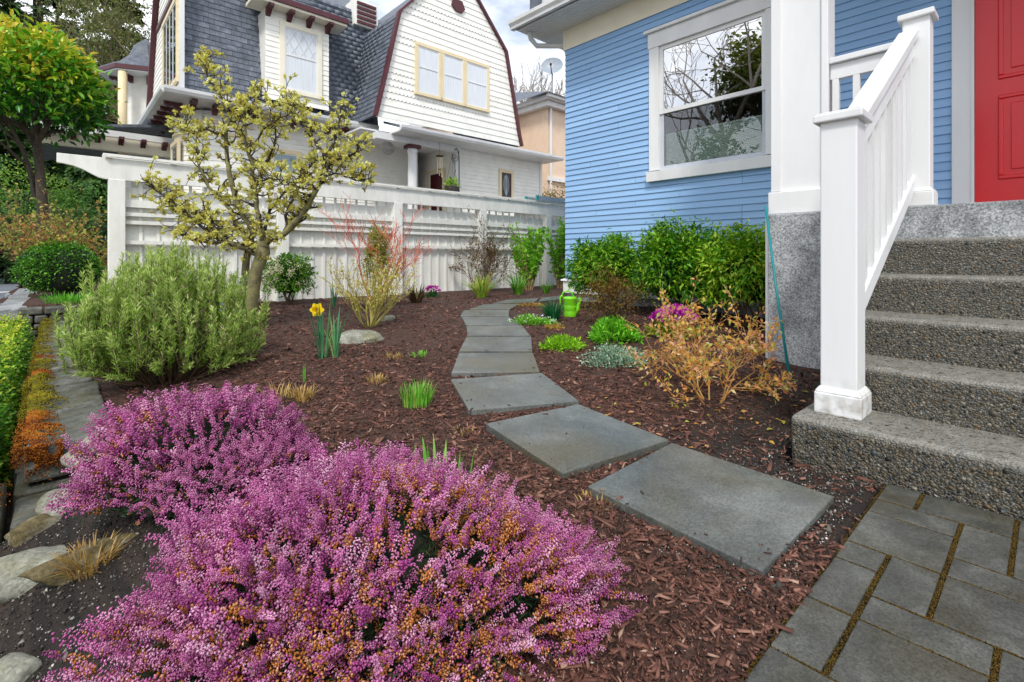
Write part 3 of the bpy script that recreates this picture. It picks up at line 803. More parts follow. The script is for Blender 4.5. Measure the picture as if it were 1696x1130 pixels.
# stair railing
sr = Thing('stair_railing', 'white painted stair railing with two newel posts beside the steps', 'railing', (2.375, 0.585, 0.165))
def newel(u, v, z0, z1, wd, bw):
    h = wd / 2; b = bw / 2
    n = sr.part('newel_post', MB().box(u - h, u + h, v - h, v + h, z0, z1), whitepost, bevel=0.005)
    mb = MB().box(u - b, u + b, v - b, v + b, z0 - .002, z0 + 0.085)
    mb.hexa([(u - b, v - b, z0 + .085), (u + b, v - b, z0 + .085), (u + b, v + b, z0 + .085), (u - b, v + b, z0 + .085), (u - h - .003, v - h - .003, z0 + .108), (u + h + .003, v - h - .003, z0 + .108), (u + h + .003, v + h + .003, z0 + .108), (u - h - .003, v + h + .003, z0 + .108)])
    sr.part('post_base', mb, whitepost, n, bevel=0.006)
    c = h + 0.022
    mb = MB().box(u - c, u + c, v - c, v + c, z1 - 0.012, z1 + 0.022)
    mb.hexa([(u - c, v - c, z1 + .022), (u + c, v - c, z1 + .022), (u + c, v + c, z1 + .022), (u - c, v + c, z1 + .022), (u - c + .03, v - c + .03, z1 + .032), (u + c - .03, v - c + .03, z1 + .032), (u + c - .03, v + c - .03, z1 + .032), (u - c + .03, v + c - .03, z1 + .032)])
    sr.part('post_cap', mb, white, n, bevel=0.006)
newel(2.383, 0.585, 0.165, 1.36, 0.128, 0.165)
newel(3.80, 0.548, 1.10, 2.22, 0.128, 0.165)
def sloped(name, du0, z0, du1, z1, v0, v1, th):
    mb = MB().hexa([(du0, v0, z0), (du1, v0, z1), (du1, v1, z1), (du0, v1, z0), (du0, v0, z0 + th), (du1, v0, z1 + th), (du1, v1, z1 + th), (du0, v1, z0 + th)])
    return sr.part(name, mb, white, bevel=0.005)
ua, ub = 2.447, 3.736
sl = (2.10 - 1.31) / (ub - ua)
sloped('handrail', ua, 1.30, ub, 2.09, 0.535, 0.63, 0.055)
sloped('sub_rail', ua, 1.19, ub, 1.98, 0.555, 0.60, 0.108)
sloped('bottom_rail', ua, 0.50, ub, 1.20, 0.548, 0.608, 0.085)
nb = 10
for k in range(nb):
    u = ua + 0.07 + (ub - ua - 0.14) * k / (nb - 1)
    zb = 0.50 + (u - ua) * (0.70 / (ub - ua)) + 0.06; zt = 1.19 + (u - ua) * sl + 0.03
    o = link('baluster', bal, white, sr.o, loc=(u - sr.base[0], 0.578 - sr.base[1], zb - sr.base[2]), scale=(1, 1, (zt - zb) / 0.80))

# turquoise garden stake leaning on the column
st = Thing('garden_stake', 'thin turquoise plant stake leaning against the white porch column', 'stake', pxg(1310, 632), grid=False)
b0 = pxg(1310, 632); t0 = w(3.70, 1.375, 1.15)
st.part('pole', MB().tube([b0 - np.array([0, 0, .03]), b0 * .5 + t0 * .5 + np.array([-.008, 0, 0]), t0], 0.0085, 8), surf('turquoise plastic', [srgb('#0f7a80'), srgb('#13878c')], rough=0.35), smooth=True)
st.part('tip', MB().tube([t0, t0 + (t0 - b0) * 0.012], [0.0085, 0.004], 8), MATS['turquoise plastic'])

# ------------------------------------------------------------------ white fence between the yards
VF = 7.2
fence = Thing('garden_fence', 'tall white board fence with slatted upper band and long top beam', 'fence', (4.0, VF, 0.15))
postm = MB().box(-0.075, 0.075, -0.075, 0.075, 0, 1.52).mesh('post')
for u in (0.52, 2.30, 4.06, 5.82, 7.57, 9.3):
    link('post', postm, offwhite, fence.o, loc=(u - 4.0, -0.03, 0.0), bevel=0.006)
# carved beam end on the left
prof = []
zb, zt = 1.665, 1.90
ue = 0.02
prof = [(9.6, zt), (9.6, zb), (0.42, zb), (0.36, zb + .012), (0.30, zb + .045), (0.23, zb + .085), (0.15, zb + .115), (0.07, zb + .13), (ue, zb + .135), (ue, zt)]
fence.part('top_beam', MB().prism(prof[::-1], 1, VF - 0.10, VF - 0.055), offwhite, bevel=0.004)
for dv, zz0 in ((-0.13, 1.915), (-0.05, 1.925), (0.05, 1.925)):
    fence.part('cap_slat', MB().box(0.40, 9.6, VF + dv - .012, VF + dv + .022, zz0, zz0 + 0.03), offwhite)
blk = MB().box(-0.03, 0.03, -0.14, 0.10, 0, 0.022).mesh('cap_block')
for k in range(16):
    link('cap_block', blk, offwhite, fence.o, loc=(0.45 + k * 0.6 - 4.0, 0, 1.901 - 0.15))
bdm = MB().box(-0.071, 0.071, -0.01, 0.01, 0, 1.42).mesh('board')
sltm = MB().box(-0.0165, 0.0165, -0.009, 0.009, 0, 1.50).mesh('slat')
frg = np.random.default_rng(21)
k = 0; u = 0.66
while u < 9.4:
    link('board', bdm, offwhite, fence.o, loc=(u - 4.0, 0.032 + frg.uniform(-.002, .002), 0.03 + frg.uniform(-0.012, .012)), rot=(0, frg.uniform(-.003, .003), 0))
    link('slat', sltm, offwhite, fence.o, loc=(u + 0.083 - 4.0, 0.010, 0.04 + frg.uniform(-0.012, .012)), rot=(0, frg.uniform(-.004, .004), 0))
    u += 0.166
for z0, z1, nm in ((1.37, 1.455, 'rail'), (1.268, 1.310, 'rail'), (1.175, 1.217, 'rail'), (0.945, 0.99, 'rail')):
    for (a, b) in ((0.6, 2.22), (2.38, 3.98), (4.14, 5.74), (5.90, 7.49), (7.65, 9.2)):
        fence.part(nm, MB().box(a, b, VF - 0.055, VF - 0.008, z0, z1), offwhite, bevel=0.002)
# ------------------------------------------------------------------ low wall of blocks with moss along the front of the bed
wallt = Thing('retaining_wall', 'low wall of wet grey blocks capped with orange and yellow moss', 'wall', (0.05, 5.5, -0.45))
wr = np.random.default_rng(9)
v = 2.93; nb_ = 0
MOSS_P = {'o': [], 'y': []}
while v < 8.4:
    L = wr.uniform(0.20, 0.30)
    zt = 0.005 + wr.uniform(-0.02, 0.02); du = wr.uniform(-0.012, 0.012)
    dv = wr.uniform(-.01, .01)
    mb = MB().hexa([(-0.10 + du, v, -0.16), (0.19 + du, v + dv, -0.16), (0.19 + du, v + L - .022, -0.16), (-0.10 + du, v + L - .022, -0.16),
                    (-0.09 + du, v, zt - .012), (0.20 + du, v + dv, zt), (0.20 + du, v + L - .022, zt + .006), (-0.09 + du, v + L - .022, zt - .006)])
    wallt.part('cap_block', mb, blockm, bevel=0.012, seg=2)
    n = 2600 if v < 5.0 else 500
    cu = du - 0.075; ln = wr.uniform(0.06, 0.15)
    uu = cu + np.abs(wr.normal(size=n)) * ln * 0.55 - 0.03; vv = v + wr.uniform(0.0, L, n)
    hh = zt + 0.055 * np.sqrt(np.clip(1 - ((uu - cu) / (ln * 1.1)) ** 2, 0, 1)) * np.sin(np.clip((vv - v) / L, 0, 1) * math.pi) ** .5 - 0.016
    side = wr.uniform(0, 1, n) < 0.28
    uu = np.where(side, -0.118 + du + wr.normal(size=n) * .01, uu); hh = np.where(side, zt - wr.uniform(0, 0.09, n), hh)
    key = 'o' if nb_ in (0, 1, 6, 8) else 'y'
    MOSS_P[key].append(np.stack([uu, vv, hh], 1))
    if nb_ == 0:
        n = 4000
        MOSS_P['o'].append(np.stack([-0.09 + wr.uniform(0, .12, n) ** 1, v - 0.004 + wr.normal(size=n) * .006, -np.abs(wr.normal(size=n)) * .05], 1))
    v += L; nb_ += 1
for row, (z0, z1) in enumerate([(-0.32, -0.17), (-0.48, -0.33)]):
    v = 2.90 - 0.1 * row
    while v < 8.4:
        L = wr.uniform(0.28, 0.42)
        d = wr.uniform(-.012, .012)
        wallt.part('block', MB().box(-0.13 + d, 0.18, v, v + L - 0.012, z0, z1 - .008), blockm, bevel=0.012)
        v += L
# the lower, mossy step-block at the near end
wallt.part('block', MB().box(-0.42, -0.145, 2.62, 2.98, -0.38, -0.14), blockm, bevel=0.02)
wallt.part('block', MB().box(-0.12, 0.10, 2.60, 2.88, -0.46, -0.185), blockm, bevel=0.02)
n = 5000
MOSS_P['o'].append(np.stack([-0.3 + wr.normal(size=n) * .06, 2.8 + wr.normal(size=n) * .09, -0.135 + wr.uniform(-.01, .02, n)], 1))
P = np.concatenate(MOSS_P['o'] + MOSS_P['y']); tone = np.concatenate([np.ones(sum(map(len, MOSS_P['o']))), np.zeros(sum(map(len, MOSS_P['y'])))])
nz = np.sin(P[:, 0] * 47 + 1.3 * np.sin(P[:, 1] * 23)) * np.sin(P[:, 1] * 29 + 2 * P[:, 2] * 31) + .6 * np.sin(P[:, 0] * 91 + P[:, 1] * 77)
fringe = np.clip((P[:, 0] + .02) / .10, 0, 1.2)          # ragged inner edge
kp = nz > -.75 + 1.5 * fringe + wr.normal(size=len(P)) * .12
P, tone, nz = P[kp], tone[kp], nz[kp]
P[:, 2] += np.clip(nz, -.4, 1.2) * .010
tone = tone + wr.normal(size=len(P)) * .1 + .4 * np.sin(P[:, 1] * 9 + P[:, 0] * 15)
for key, m in (('o', mossor), ('y', mossy)):
    Q = P[tone > .5] if key == 'o' else P[tone <= .5]
    me = bulk('moss', *TET, Q - wallt.base, frames(rand_dirs(wr, len(Q))), np.stack([wr.uniform(.004, .008, len(Q)), wr.uniform(.007, .014, len(Q)), wr.uniform(.004, .008, len(Q))], 1), np.clip(wr.uniform(0, .8, len(Q)) + .2 * np.sin(Q[:, 1] * 40), 0, 1))
    link('moss', me, m, wallt.o, kind='stuff')
# rough stone wall across the far end, with a smooth cap running on along the street
rw = Thing('rubble_wall', 'short dry stone wall under the clipped round boxwood', 'wall', (0.1, 8.55, -0.45))
z = -0.42
while z < 0.14:
    h = wr.uniform(0.07, 0.11); u = -0.32
    while u < 0.9:
        L = wr.uniform(0.12, 0.26); d = wr.uniform(-.02, .02)
        rw.part('stone', MB().box(u, u + L - 0.014, 8.42 + d, 8.62, z, z + h - 0.012), blockm, bevel=0.018)
        u += L
    z += h
rw.part('cap', MB().box(-0.52, -0.22, 8.45, 14.0, 0.04, 0.17), concrete, bevel=0.01)
rw.part('side_face', MB().box(-0.46, -0.28, 8.64, 14.0, -0.45, 0.039), blockm)

# ------------------------------------------------------------------ neighbour's white house
VN = 12.6; UN = 2.03; ZE = 4.25
nh = Thing('white_house', 'white victorian house with slate gambrel roof and maroon trim', 'house', (6.0, 13.5, 0))
siding = surf('ivory siding paint', [srgb('#e3e2d9'), srgb('#eeede5'), srgb('#f3f3ec')], scale=4, rough=0.6, vary=0.03)
def lapwall_v(v, u0, u1, z0, z1, e=0.11, s=0.012):
    """lapped boards on a wall of constant v that faces -v, one saw-toothed sheet"""
    mb = MB(); z = z0
    while z < z1 - 1e-6:
        t = min(z + e, z1)
        mb.add([(u0, v - s, z), (u1, v - s, z), (u1, v, t), (u0, v, t), (u0, v, z), (u1, v, z)], [(0, 1, 2, 3), (4, 5, 1, 0)])
        z = t
    return mb
def lapwall_u(u, v0, v1, z0, z1, e=0.11, s=0.012):
    mb = MB(); z = z0
    while z < z1 - 1e-6:
        t = min(z + e, z1)
        mb.add([(u - s, v1, z), (u - s, v0, z), (u, v0, t), (u, v1, t), (u, v1, z), (u, v0, z)], [(0, 1, 2, 3), (4, 5, 1, 0)])
        z = t
    return mb
# first floor
nh.part('wall', lapwall_v(12.85, 2.6, 8.0, 0.1, ZE - 0.1), siding, label='side wall of narrow ivory boards')
nh.part('front_wall', lapwall_u(2.45, 12.86, 19.0, 0.1, ZE - 0.1), siding)
nh.part('porch_rear_wall', lapwall_v(13.5, 5.5, 8.4, 0.1, 3.95), siding)
nh.part('porch_side_wall', lapwall_u(8.38, 11.41, 13.5, 0.1, 3.95), siding)
nh.part('end_wall', lapwall_v(11.4, 8.38, 11.75, 0.1, 3.95), siding)
nh.part('end_wall_return', MB().box(8.40, 11.74, 11.42, 15, 0.1, 3.95), siding)
nh.part('corner_board', MB().box(8.30, 8.42, 11.36, 11.43, 0.1, 3.95), white)
nh.part('corner_board', MB().box(11.70, 11.79, 11.36, 11.45, 0.1, 3.95), white)
nh.part('core_wall', MB().box(2.7, 11.6, 13.62, 19, 0.1, 4.3), siding)
# rounded bay at the corner
bay = MB(); n = 28; cu, cv, r = 3.0, 13.7, 0.95
for k in range(28):
    z0 = 1.0 + k * 0.11
    bay.lathe([(r + 0.012, z0), (r, z0 + 0.11)], n, cu, cv)
bayo = nh.part('round_bay', bay, siding)
for z0 in (3.55, 3.80, 4.02):
    nh.part('bay_band', MB().lathe([(r + .02, z0), (r + .05, z0 + .02), (r + .05, z0 + .06), (r + .02, z0 + .08)], n, cu, cv), tan if z0 != 4.02 else white, bayo, smooth=False)
def winv(t, v, u0, u1, z0, z1, trim=tan, parent=None, glassm=None, tw=0.10, rail=True, sashm=None):
    """a window on a wall of constant v facing -v"""
    f = MB()
    f.box(u0 - tw, u1 + tw, v - .045, v + .02, z1, z1 + tw); f.box(u0 - tw * 1.15, u1 + tw * 1.15, v - .06, v + .02, z0 - tw * .8, z0)
    f.box(u0 - tw, u0, v - .04, v + .02, z0, z1); f.box(u1, u1 + tw, v - .04, v + .02, z0, z1)
    fo = t.part('window', f, trim, parent)
    s = MB(); q = 0.035
    s.box(u0, u1, v - .028, v + .015, z1 - q, z1); s.box(u0, u1, v - .028, v + .015, z0, z0 + q)
    s.box(u0, u0 + q, v - .028, v + .015, z0 + q, z1 - q); s.box(u1 - q, u1, v - .028, v + .015, z0 + q, z1 - q)
    if rail:
        zm = z0 + (z1 - z0) * 0.56
        s.box(u0 + q, u1 - q, v - .032, v + .015, zm - .02, zm + .02)
    t.part('sash', s, sashm or white, fo)
    t.part('pane', MB().box(u0 + q, u1 - q, v - .018, v - .01, z0 + q, z1 - q), glassm or darkglass, fo)
    return fo
def winu(t, u, v0, v1, z0, z1, trim=tan, tw=0.10, glassm=None, mull=0):
    f = MB()
    f.box(u - .045, u + .02, v0 - tw, v1 + tw, z1, z1 + tw); f.box(u - .06, u + .02, v0 - tw * 1.15, v1 + tw * 1.15, z0 - tw * .8, z0)
    f.box(u - .04, u + .02, v0 - tw, v0, z0, z1); f.box(u - .04, u + .02, v1, v1 + tw, z0, z1)
    fo = t.part('window', f, trim)
    s = MB(); q = 0.035
    s.box(u - .028, u + .015, v0, v1, z1 - q, z1); s.box(u - .028, u + .015, v0, v1, z0, z0 + q)
    for k in range(mull + 2):
        vv = v0 + (v1 - v0 - q) * k / (mull + 1)
        s.box(u - .028, u + .015, vv, vv + q, z0 + q, z1 - q)
    t.part('sash', s, white, fo)
    t.part('pane', MB().box(u - .018, u - .01, v0, v1, z0 + q, z1 - q), glassm or darkglass, fo)
    return fo
curt = surf('drawn curtain', [srgb('#c3cbd2'), srgb('#d8dde2'), srgb('#e3e7ea')], scale=5, rough=0.3, stretch=(14, 14, .3), spec=0.5)
bluecurt = surf('blue grey curtain', [srgb('#7d8f99'), srgb('#a9bac2')], scale=5, rough=0.25, stretch=(16, 16, .3), spec=0.5)
winv(nh, 12.84, 3.9, 4.5, 2.0, 3.35, glassm=bluecurt)
winu(nh, 2.06, 13.3, 14.0, 2.2, 3.35, glassm=darkglass)
# stained glass window on the end wall
sg = winv(nh, 11.39, 10.02, 10.42, 2.62, 3.38, trim=tan, rail=False, sashm=maroon, tw=0.09)
mb = MB()
for s_ in (-1, 1):
    for q in range(3):
        pts = [np.array([10.22 + s_ * (0.03 + 0.05 * q) * math.sin(t * 2.6) * (1 - 0.3 * t), 11.372, 2.68 + 0.62 * t]) for t in np.linspace(0.05, 1, 9)]
        mb.tube(pts, 0.006, 4)
mb.tube([(10.22, 11.372, 2.66), (10.22, 11.372, 3.33)], 0.007, 4)
nh.part('leading', mb, surf('pale lead', [srgb('#b9bfc2'), srgb('#cfd4d6')], rough=0.4), sg)
# doors under the porch
d = winv(nh, 13.49, 6.28, 6.95, 1.4, 3.30, trim=tan, rail=False, tw=0.1)
d2 = winu(nh, 8.37, 12.05, 12.75, 1.4, 3.30, trim=tan, glassm=surf('maroon door', [srgb('#3b1517'), srgb('#5a2024')], rough=0.3))
# slate skirts: main steep slope and the flanks of the gable
slope = nh.part('roof', MB().add([(UN, VN, ZE), (6.6, VN, ZE), (6.6, VN + 0.55, 7.6), (UN, VN + 0.55, 7.6)], [(0, 1, 2, 3)]), slate, label='steep dark slate lower roof slope')
nh.part('upper_roof', MB().add([(UN - .2, VN + .5, 7.55), (7.0, VN + .5, 7.55), (7.0, VN + 3.2, 9.4), (UN - .2, VN + 3.2, 9.4)], [(0, 1, 2, 3)]), slate, slope)
SH = MB().hexa([(-0.108, -0.022, 0), (0.108, -0.022, 0), (0.108, 0.0, 0), (-0.108, 0.0, 0), (-0.108, -0.006, 0.16), (0.108, -0.006, 0.16), (0.108, 0.0, 0.16), (-0.108, 0.0, 0.16)])
shm = SH.mesh('slate')
shr = np.random.default_rng(4)
EX = 0.13
sl_list = []   # (location, rotation z, lean)
row = 0; z = ZE
while z < 7.5:
    f = (z - ZE) / (7.6 - ZE); vv = VN + 0.55 * f - 0.004
    u = UN + 0.1 + (0.11 if row % 2 else 0)
    while u < 6.4:
        if not (3.65 < u < 5.1 and 4.55 < z < 6.75):
            sl_list.append(((u, vv, z), 0, -0.16))
        u += 0.222
    z += EX; row += 1
# gable flank (faces -u), profile knee at z=7
gp = [(5.77, 4.25), (5.86, 4.6), (6.08, 5.5), (6.43, 7.02), (8.24, 8.98), (10.05, 7.02), (10.40, 5.5), (10.60, 4.6), (10.70, 4.25)]
VG = 11.24
flank = nh.part('gable_flank', MB().add([(5.77, VG, 4.25), (6.43, VG, 7.02), (6.43, 14.5, 7.02), (5.77, 14.5, 4.25)], [(0, 1, 2, 3)]), slate, slope)
nh.part('gable_upper_roof', MB().add([(6.43, VG - .05, 7.02), (8.24, VG - .05, 8.98), (8.24, 16, 8.98), (6.43, 16, 7.02)], [(0, 1, 2, 3)]), slate, slope)
nh.part('gable_upper_roof', MB().add([(10.05, VG - .05, 7.02), (8.24, VG - .05, 8.98), (8.24, 16, 8.98), (10.05, 16, 7.02)], [(0, 1, 2, 3)]), slate, slope)
nh.part('gable_flank', MB().add([(10.70, VG, 4.25), (10.05, VG, 7.02), (10.05, 14.5, 7.02), (10.70, 14.5, 4.25)], [(0, 1, 2, 3)]), slate, slope)
z = 4.27; row = 0
while z < 6.9:
    uu = 5.77 + (z - 4.25) * (6.43 - 5.77) / 2.77
    v = VG + 0.1 + (0.11 if row % 2 else 0)
    vmax = VN + 0.55 * (z - ZE) / 3.35 + 0.1
    while v < vmax:
        sl_list.append(((uu, v, z), -math.pi / 2, -0.24))
        v += 0.222
    z += EX; row += 1
def campos(p):
    q = w(*p); return q[1], 848 + F * q[0] / q[1], HZ - F * (q[2] - EYE) / q[1]
vis = [s for s in sl_list if campos(s[0])[2] > -12]
rest_l = [s for s in sl_list if campos(s[0])[2] <= -12]
vis.sort(key=lambda s: campos(s[0])[0])
for (p, rz, lean) in vis[:300]:
    link('slate', shm, slate, slope, loc=np.array(p) - nh.base, rot=(lean, shr.uniform(-.012, .012), rz))
rest_l = vis[300:] + rest_l
if rest_l:
    T = np.array([np.array(p) - nh.base for p, _, _ in rest_l])
    R = np.array([np.array(Euler((l, 0, rz)).to_matrix()) for _, rz, l in rest_l])
    me = bulk('slates', np.array(SH.v), SH.f, T, R, np.ones(len(T)), shr.uniform(0, 1, len(T)))
    link('slates', me, slate, slope, kind='stuff')
# corner boards and gable of the front (street) face
fg = MB(); z = ZE
while z < 9.0:
    vr = 17.6 - .58 * (z - ZE) if z < 7.4 else 15.75 - .75 * (z - 7.4)
    fg.add([(UN - .012, vr, z), (UN - .012, VN, z), (UN, VN, z + .14), (UN, vr, z + .14), (UN, vr, z), (UN, VN, z)], [(0, 1, 2, 3), (4, 5, 1, 0)]); z += .14
nh.part('front_gable', fg, siding)
nh.part('front_gable_edge', MB().box(UN - 0.06, UN + 0.02, VN - 0.05, VN + 0.10, ZE, 7.6), white)
mb = MB(); 
pts = [(17.7, 4.2), (17.35, 4.6), (17.0, 5.2), (16.5, 6.2), (15.9, 7.4), (14.4, 9.4)]
for (a, b), (c, d_) in zip(pts[:-1], pts[1:]):
    mb.hexa([(UN - .13, a, b), (UN + .05, a, b), (UN + .05, a + .14, b), (UN - .13, a + .14, b), (UN - .13, c, d_), (UN + .05, c, d_), (UN + .05, c + .14, d_), (UN - .13, c + .14, d_)])
nh.part('bargeboard', mb, maroon)
winu(nh, UN - 0.01, 13.15, 15.0, 4.75, 6.5, trim=tan, mull=3)
nh.part('belt_moulding', MB().box(UN - .05, UN, VN + .1, 16.1, 6.75, 6.85), maroon)
# eaves: gutter, soffit and maroon brackets
nh.part('soffit', MB().box(UN - .35, 6.4, VN - 0.40, VN + 0.6, ZE - 0.10, ZE - 0.07), white)
nh.part('soffit', MB().box(UN - .35, UN + .6, VN + .6, 18, ZE - 0.10, ZE - 0.07), white)
def gut(t, p0, p1, z, ax):
    mb = MB()
    if ax == 'u':
        v = p0[1]; mb.prism([(v + .02, z), (v - .05, z), (v - .09, z + .06), (v - .10, z + .12), (v + .02, z + .12)], 0, p0[0], p1[0])
    else:
        u = p0[0]; mb.prism([(u + .02, z), (u - .05, z), (u - .09, z + .06), (u - .10, z + .12), (u + .02, z + .12)], 1, p0[1], p1[1])
    return t.part('gutter', mb, white)
gut(nh, (UN - .40, VN - .40), (6.35, VN - .40), ZE - .09, 'u')
gut(nh, (UN - .35, VN - .35), (UN - .35, 18.0), ZE - .09, 'v')
nh.part('lower_slates', MB().hexa([(UN - .35, VN - .38, ZE + .02), (6.2, VN - .38, ZE + .02), (6.2, VN + .02, ZE + .02), (UN - .35, VN + .02, ZE + .02), (UN - .33, VN - .36, ZE + .05), (6.2, VN - .36, ZE + .05), (6.2, VN + .02, ZE + .14), (UN - .33, VN + .02, ZE + .14)]), slate)
bk = MB().prism([(0, 0), (-.34, 0), (-.34, -.06), (-.26, -.10), (-.20, -.07), (-.10, -.16), (0, -.2)], 0, -.05, .05).mesh('bracket')
for k in range(10):
    link('bracket', bk, maroon, nh.o, loc=(np.array([2.2 + k * 0.42, VN + 0.02, ZE - 0.105]) - nh.base))
for k in range(9):
    link('bracket', bk, maroon, nh.o, loc=(np.array([UN + 0.04, VN + 0.3 + k * 0.5, ZE - 0.105]) - nh.base), rot=(0, 0, -math.pi / 2))
# dormer
UD0, UD1, VD = 3.62, 5.12, 12.42
dm = nh.part('dormer', lapwall_v(VD, UD0, UD1, 4.50, 6.62, e=0.125), siding)
nh.part('dormer_side', MB().box(UD0, UD0 + .04, VD, 13.4, 4.5, 6.62), siding, dm)
nh.part('dormer_side', MB().box(UD1 - .04, UD1, VD, 13.4, 4.5, 6.62), siding, dm)
nh.part('dormer_roof', MB().hexa([(UD0 - .35, VD - .35, 6.74), (UD1 + .35, VD - .35, 6.74), (UD1 + .35, 14.2, 7.5), (UD0 - .35, 14.2, 7.5), (UD0 - .35, VD - .35, 6.80), (UD1 + .35, VD - .35, 6.80), (UD1 + .35, 14.2, 7.56), (UD0 - .35, 14.2, 7.56)]), slate, dm)
nh.part('dormer_fascia', MB().box(UD0 - .37, UD1 + .37, VD - .38, VD - .33, 6.68, 6.80), maroon, dm)
nh.part('dormer_frieze', MB().box(UD0 - .34, UD1 + .34, VD - .33, VD + .3, 6.62, 6.70), cream, dm)
for k in range(4):
    link('bracket', bk, maroon, dm, loc=(np.array([UD0 + 0.05 + k * 0.466, VD + 0.0, 6.62]) - nh.base))
dw = winv(nh, VD - .012, 4.04, 4.82, 4.82, 6.30, trim=cream, parent=None, glassm=curt, tw=0.11)
dw.parent = dm
# leaded upper light of the dormer window
mb = MB()
for k in range(7):
    u = 4.09 + k * 0.113
    pts = [np.array([u + 0.045 * math.sin(t * 9.42) * (1 if k % 2 else -1), VD - .035, 5.69 + 0.56 * t]) for t in np.linspace(0, 1, 10)]
    mb.tube(pts, 0.005, 4)
nh.part('leading', mb, MATS['pale lead'], dw)
# shingled cross gable facing the garden
def half(z):
    for (a, b), (c, d_) in zip(gp[:4], gp[1:5]):
        if b <= z <= d_:
            return a + (c - a) * (z - b) / (d_ - b)
    return 8.24
z = 4.25; k = 0; EG = 0.165
gab = nh.part('gable', MB().add([(u, VG + .02, zz) for u, zz in gp], [tuple(range(len(gp)))]), siding, label='white shingled gambrel gable above the porch')
while z < 8.75:
    t = z + EG
    wavy = k in (3, 4, 5, 6, 7, 12, 13, 17, 18, 19)
    ul0 = half(z) + 0.02; ul1 = half(min(t, 8.97)) + 0.02
    ur0 = 16.48 - ul0; ur1 = 16.48 - ul1
    n = max(2, int((ur0 - ul0) / 0.11) * 2)
    vs, fs = [], []
    for q in range(n + 1):
        f = q / n
        dz = (0.045 if q % 2 else -0.0) if wavy else shr.uniform(-.003, .003)
        ub = ul0 + (ur0 - ul0) * f; ut = ul1 + (ur1 - ul1) * f
        vs += [(ub, VG - .013, z + dz), (ut, VG + .004, t + .02), (ub, VG + .012, z + dz)]
    for q in range(n):
        a = q * 3
        fs += [(a, a + 3, a + 4, a + 1), (a + 2, a + 5, a + 3, a)]
    nh.part('shingle_course', MB().add(vs, fs), siding, gab)
    z = t; k += 1
for s_ in (0, 1):
    mb = MB(); pr_ = gp[:5] if s_ == 0 else gp[4:]
    for (a, b), (c, d_) in zip(pr_[:-1], pr_[1:]):
        e = 0.04
        mb.hexa([(a - e, VG - .10, b), (a + e, VG - .10, b), (a + e, VG + .03, b), (a - e, VG + .03, b), (c - e, VG - .10, d_), (c + e, VG - .10, d_), (c + e, VG + .03, d_), (c - e, VG + .03, d_)])
    nh.part('bargeboard', mb, maroon, gab)
for (a, b) in ((6.98, 7.62), (7.78, 8.42), (8.58, 9.30)):
    ww = winv(nh, VG - .02, a, b, 5.1, 6.32, trim=tan, glassm=curt, tw=0.085)
    ww.parent = gab
nh.part('gable_ornament', MB().prism([(8.05, 7.75), (8.2, 7.62), (8.4, 7.62), (8.5, 7.75), (8.4, 7.95), (8.1, 7.95)], 1, VG - .06, VG - .01), maroon, gab)
# pent roof over the side porch
pent = nh.part('pent_roof', MB().hexa([(6.2, 10.70, 3.93), (11.95, 10.70, 3.93), (11.95, 11.6, 4.22), (6.2, 11.6, 4.22), (6.2, 10.70, 3.99), (11.95, 10.70, 3.99), (11.95, 11.6, 4.28), (6.2, 11.6, 4.28)]), slate)
nh.part('pent_soffit', MB().box(6.2, 11.95, 10.70, 11.45, 3.88, 3.92), white, pent)
nh.part('porch_ceiling', MB().box(5.5, 8.4, 11.44, 13.5, 3.94, 3.98), white)
gut(nh, (6.15, 10.68), (12.0, 10.68), 3.88, 'u')
nh.part('pent_beam', MB().box(5.8, 8.36, 11.2, 11.4, 3.72, 3.88), white, pent)
pc = nh.part('porch_post', MB().lathe([(.125, 0.4), (.125, 1.0), (.135, 1.2), (.115, 3.4), (.115, 3.5), (.14, 3.54), (.125, 3.62)], 18, 6.87, 11.3), white, smooth=True)
nh.part('capital', MB().box(6.70, 7.04, 11.13, 11.47, 3.62, 3.71), maroon, pc, bevel=0.02)
nh.part('porch_deck', MB().box(5.5, 8.4, 11.2, 13.5, 0.1, 1.1), concrete)
# little turret and front porch roof at the far left
TU, TV, TZ = 2.05, 18.6, 6.25
tur = nh.part('turret', MB().lathe([(0.55, 1.0), (0.55, TZ)], 8, TU, TV), siding)
nh.part('turret_roof', MB().lathe([(1.12, TZ), (1.07, TZ + .06), (0.7, TZ + .25), (0.42, TZ + .55), (0.28, TZ + .9), (0.02, TZ + 1.15)], 8, TU, TV), slate, tur)
nh.part('turret_eave', MB().lathe([(1.14, TZ - .13), (1.14, TZ - .01)], 8, TU, TV), maroon, tur)
nh.part('turret_soffit', MB().lathe([(1.1, TZ - .17), (1.1, TZ - .135)], 8, TU, TV), white, tur)
for k in range(8):
    a = 2 * math.pi * k / 8
    link('bracket', bk, maroon, tur, loc=np.array([TU + .53 * math.cos(a), TV + .53 * math.sin(a), TZ - .17]) - nh.base, rot=(0, 0, a + math.pi / 2))
nh.part('turret_post', MB().tube([(TU - .62, TV - .75, 3.7), (TU - .62, TV - .75, TZ - .2)], 0.11, 10), tan, tur, smooth=True)
nh.part('turret_window', MB().box(TU - .57, TU - .5, TV - .2, TV + .2, 4.5, 5.8), darkglass, tur)
fp = nh.part('front_porch_roof', MB().hexa([(-.3, 14.8, 3.62), (2.4, 14.8, 4.05), (2.4, 20, 4.05), (-.3, 20, 3.62), (-.3, 14.8, 3.68), (2.4, 14.8, 4.12), (2.4, 20, 4.12), (-.3, 20, 3.68)]), slate)
nh.part('front_porch_beam', MB().box(-.2, 2.4, 14.9, 15.1, 3.3, 3.61), cream, fp)
nh.part('front_porch_gutter', MB().box(-.4, 2.4, 14.68, 14.79, 3.58, 3.72), white, fp)
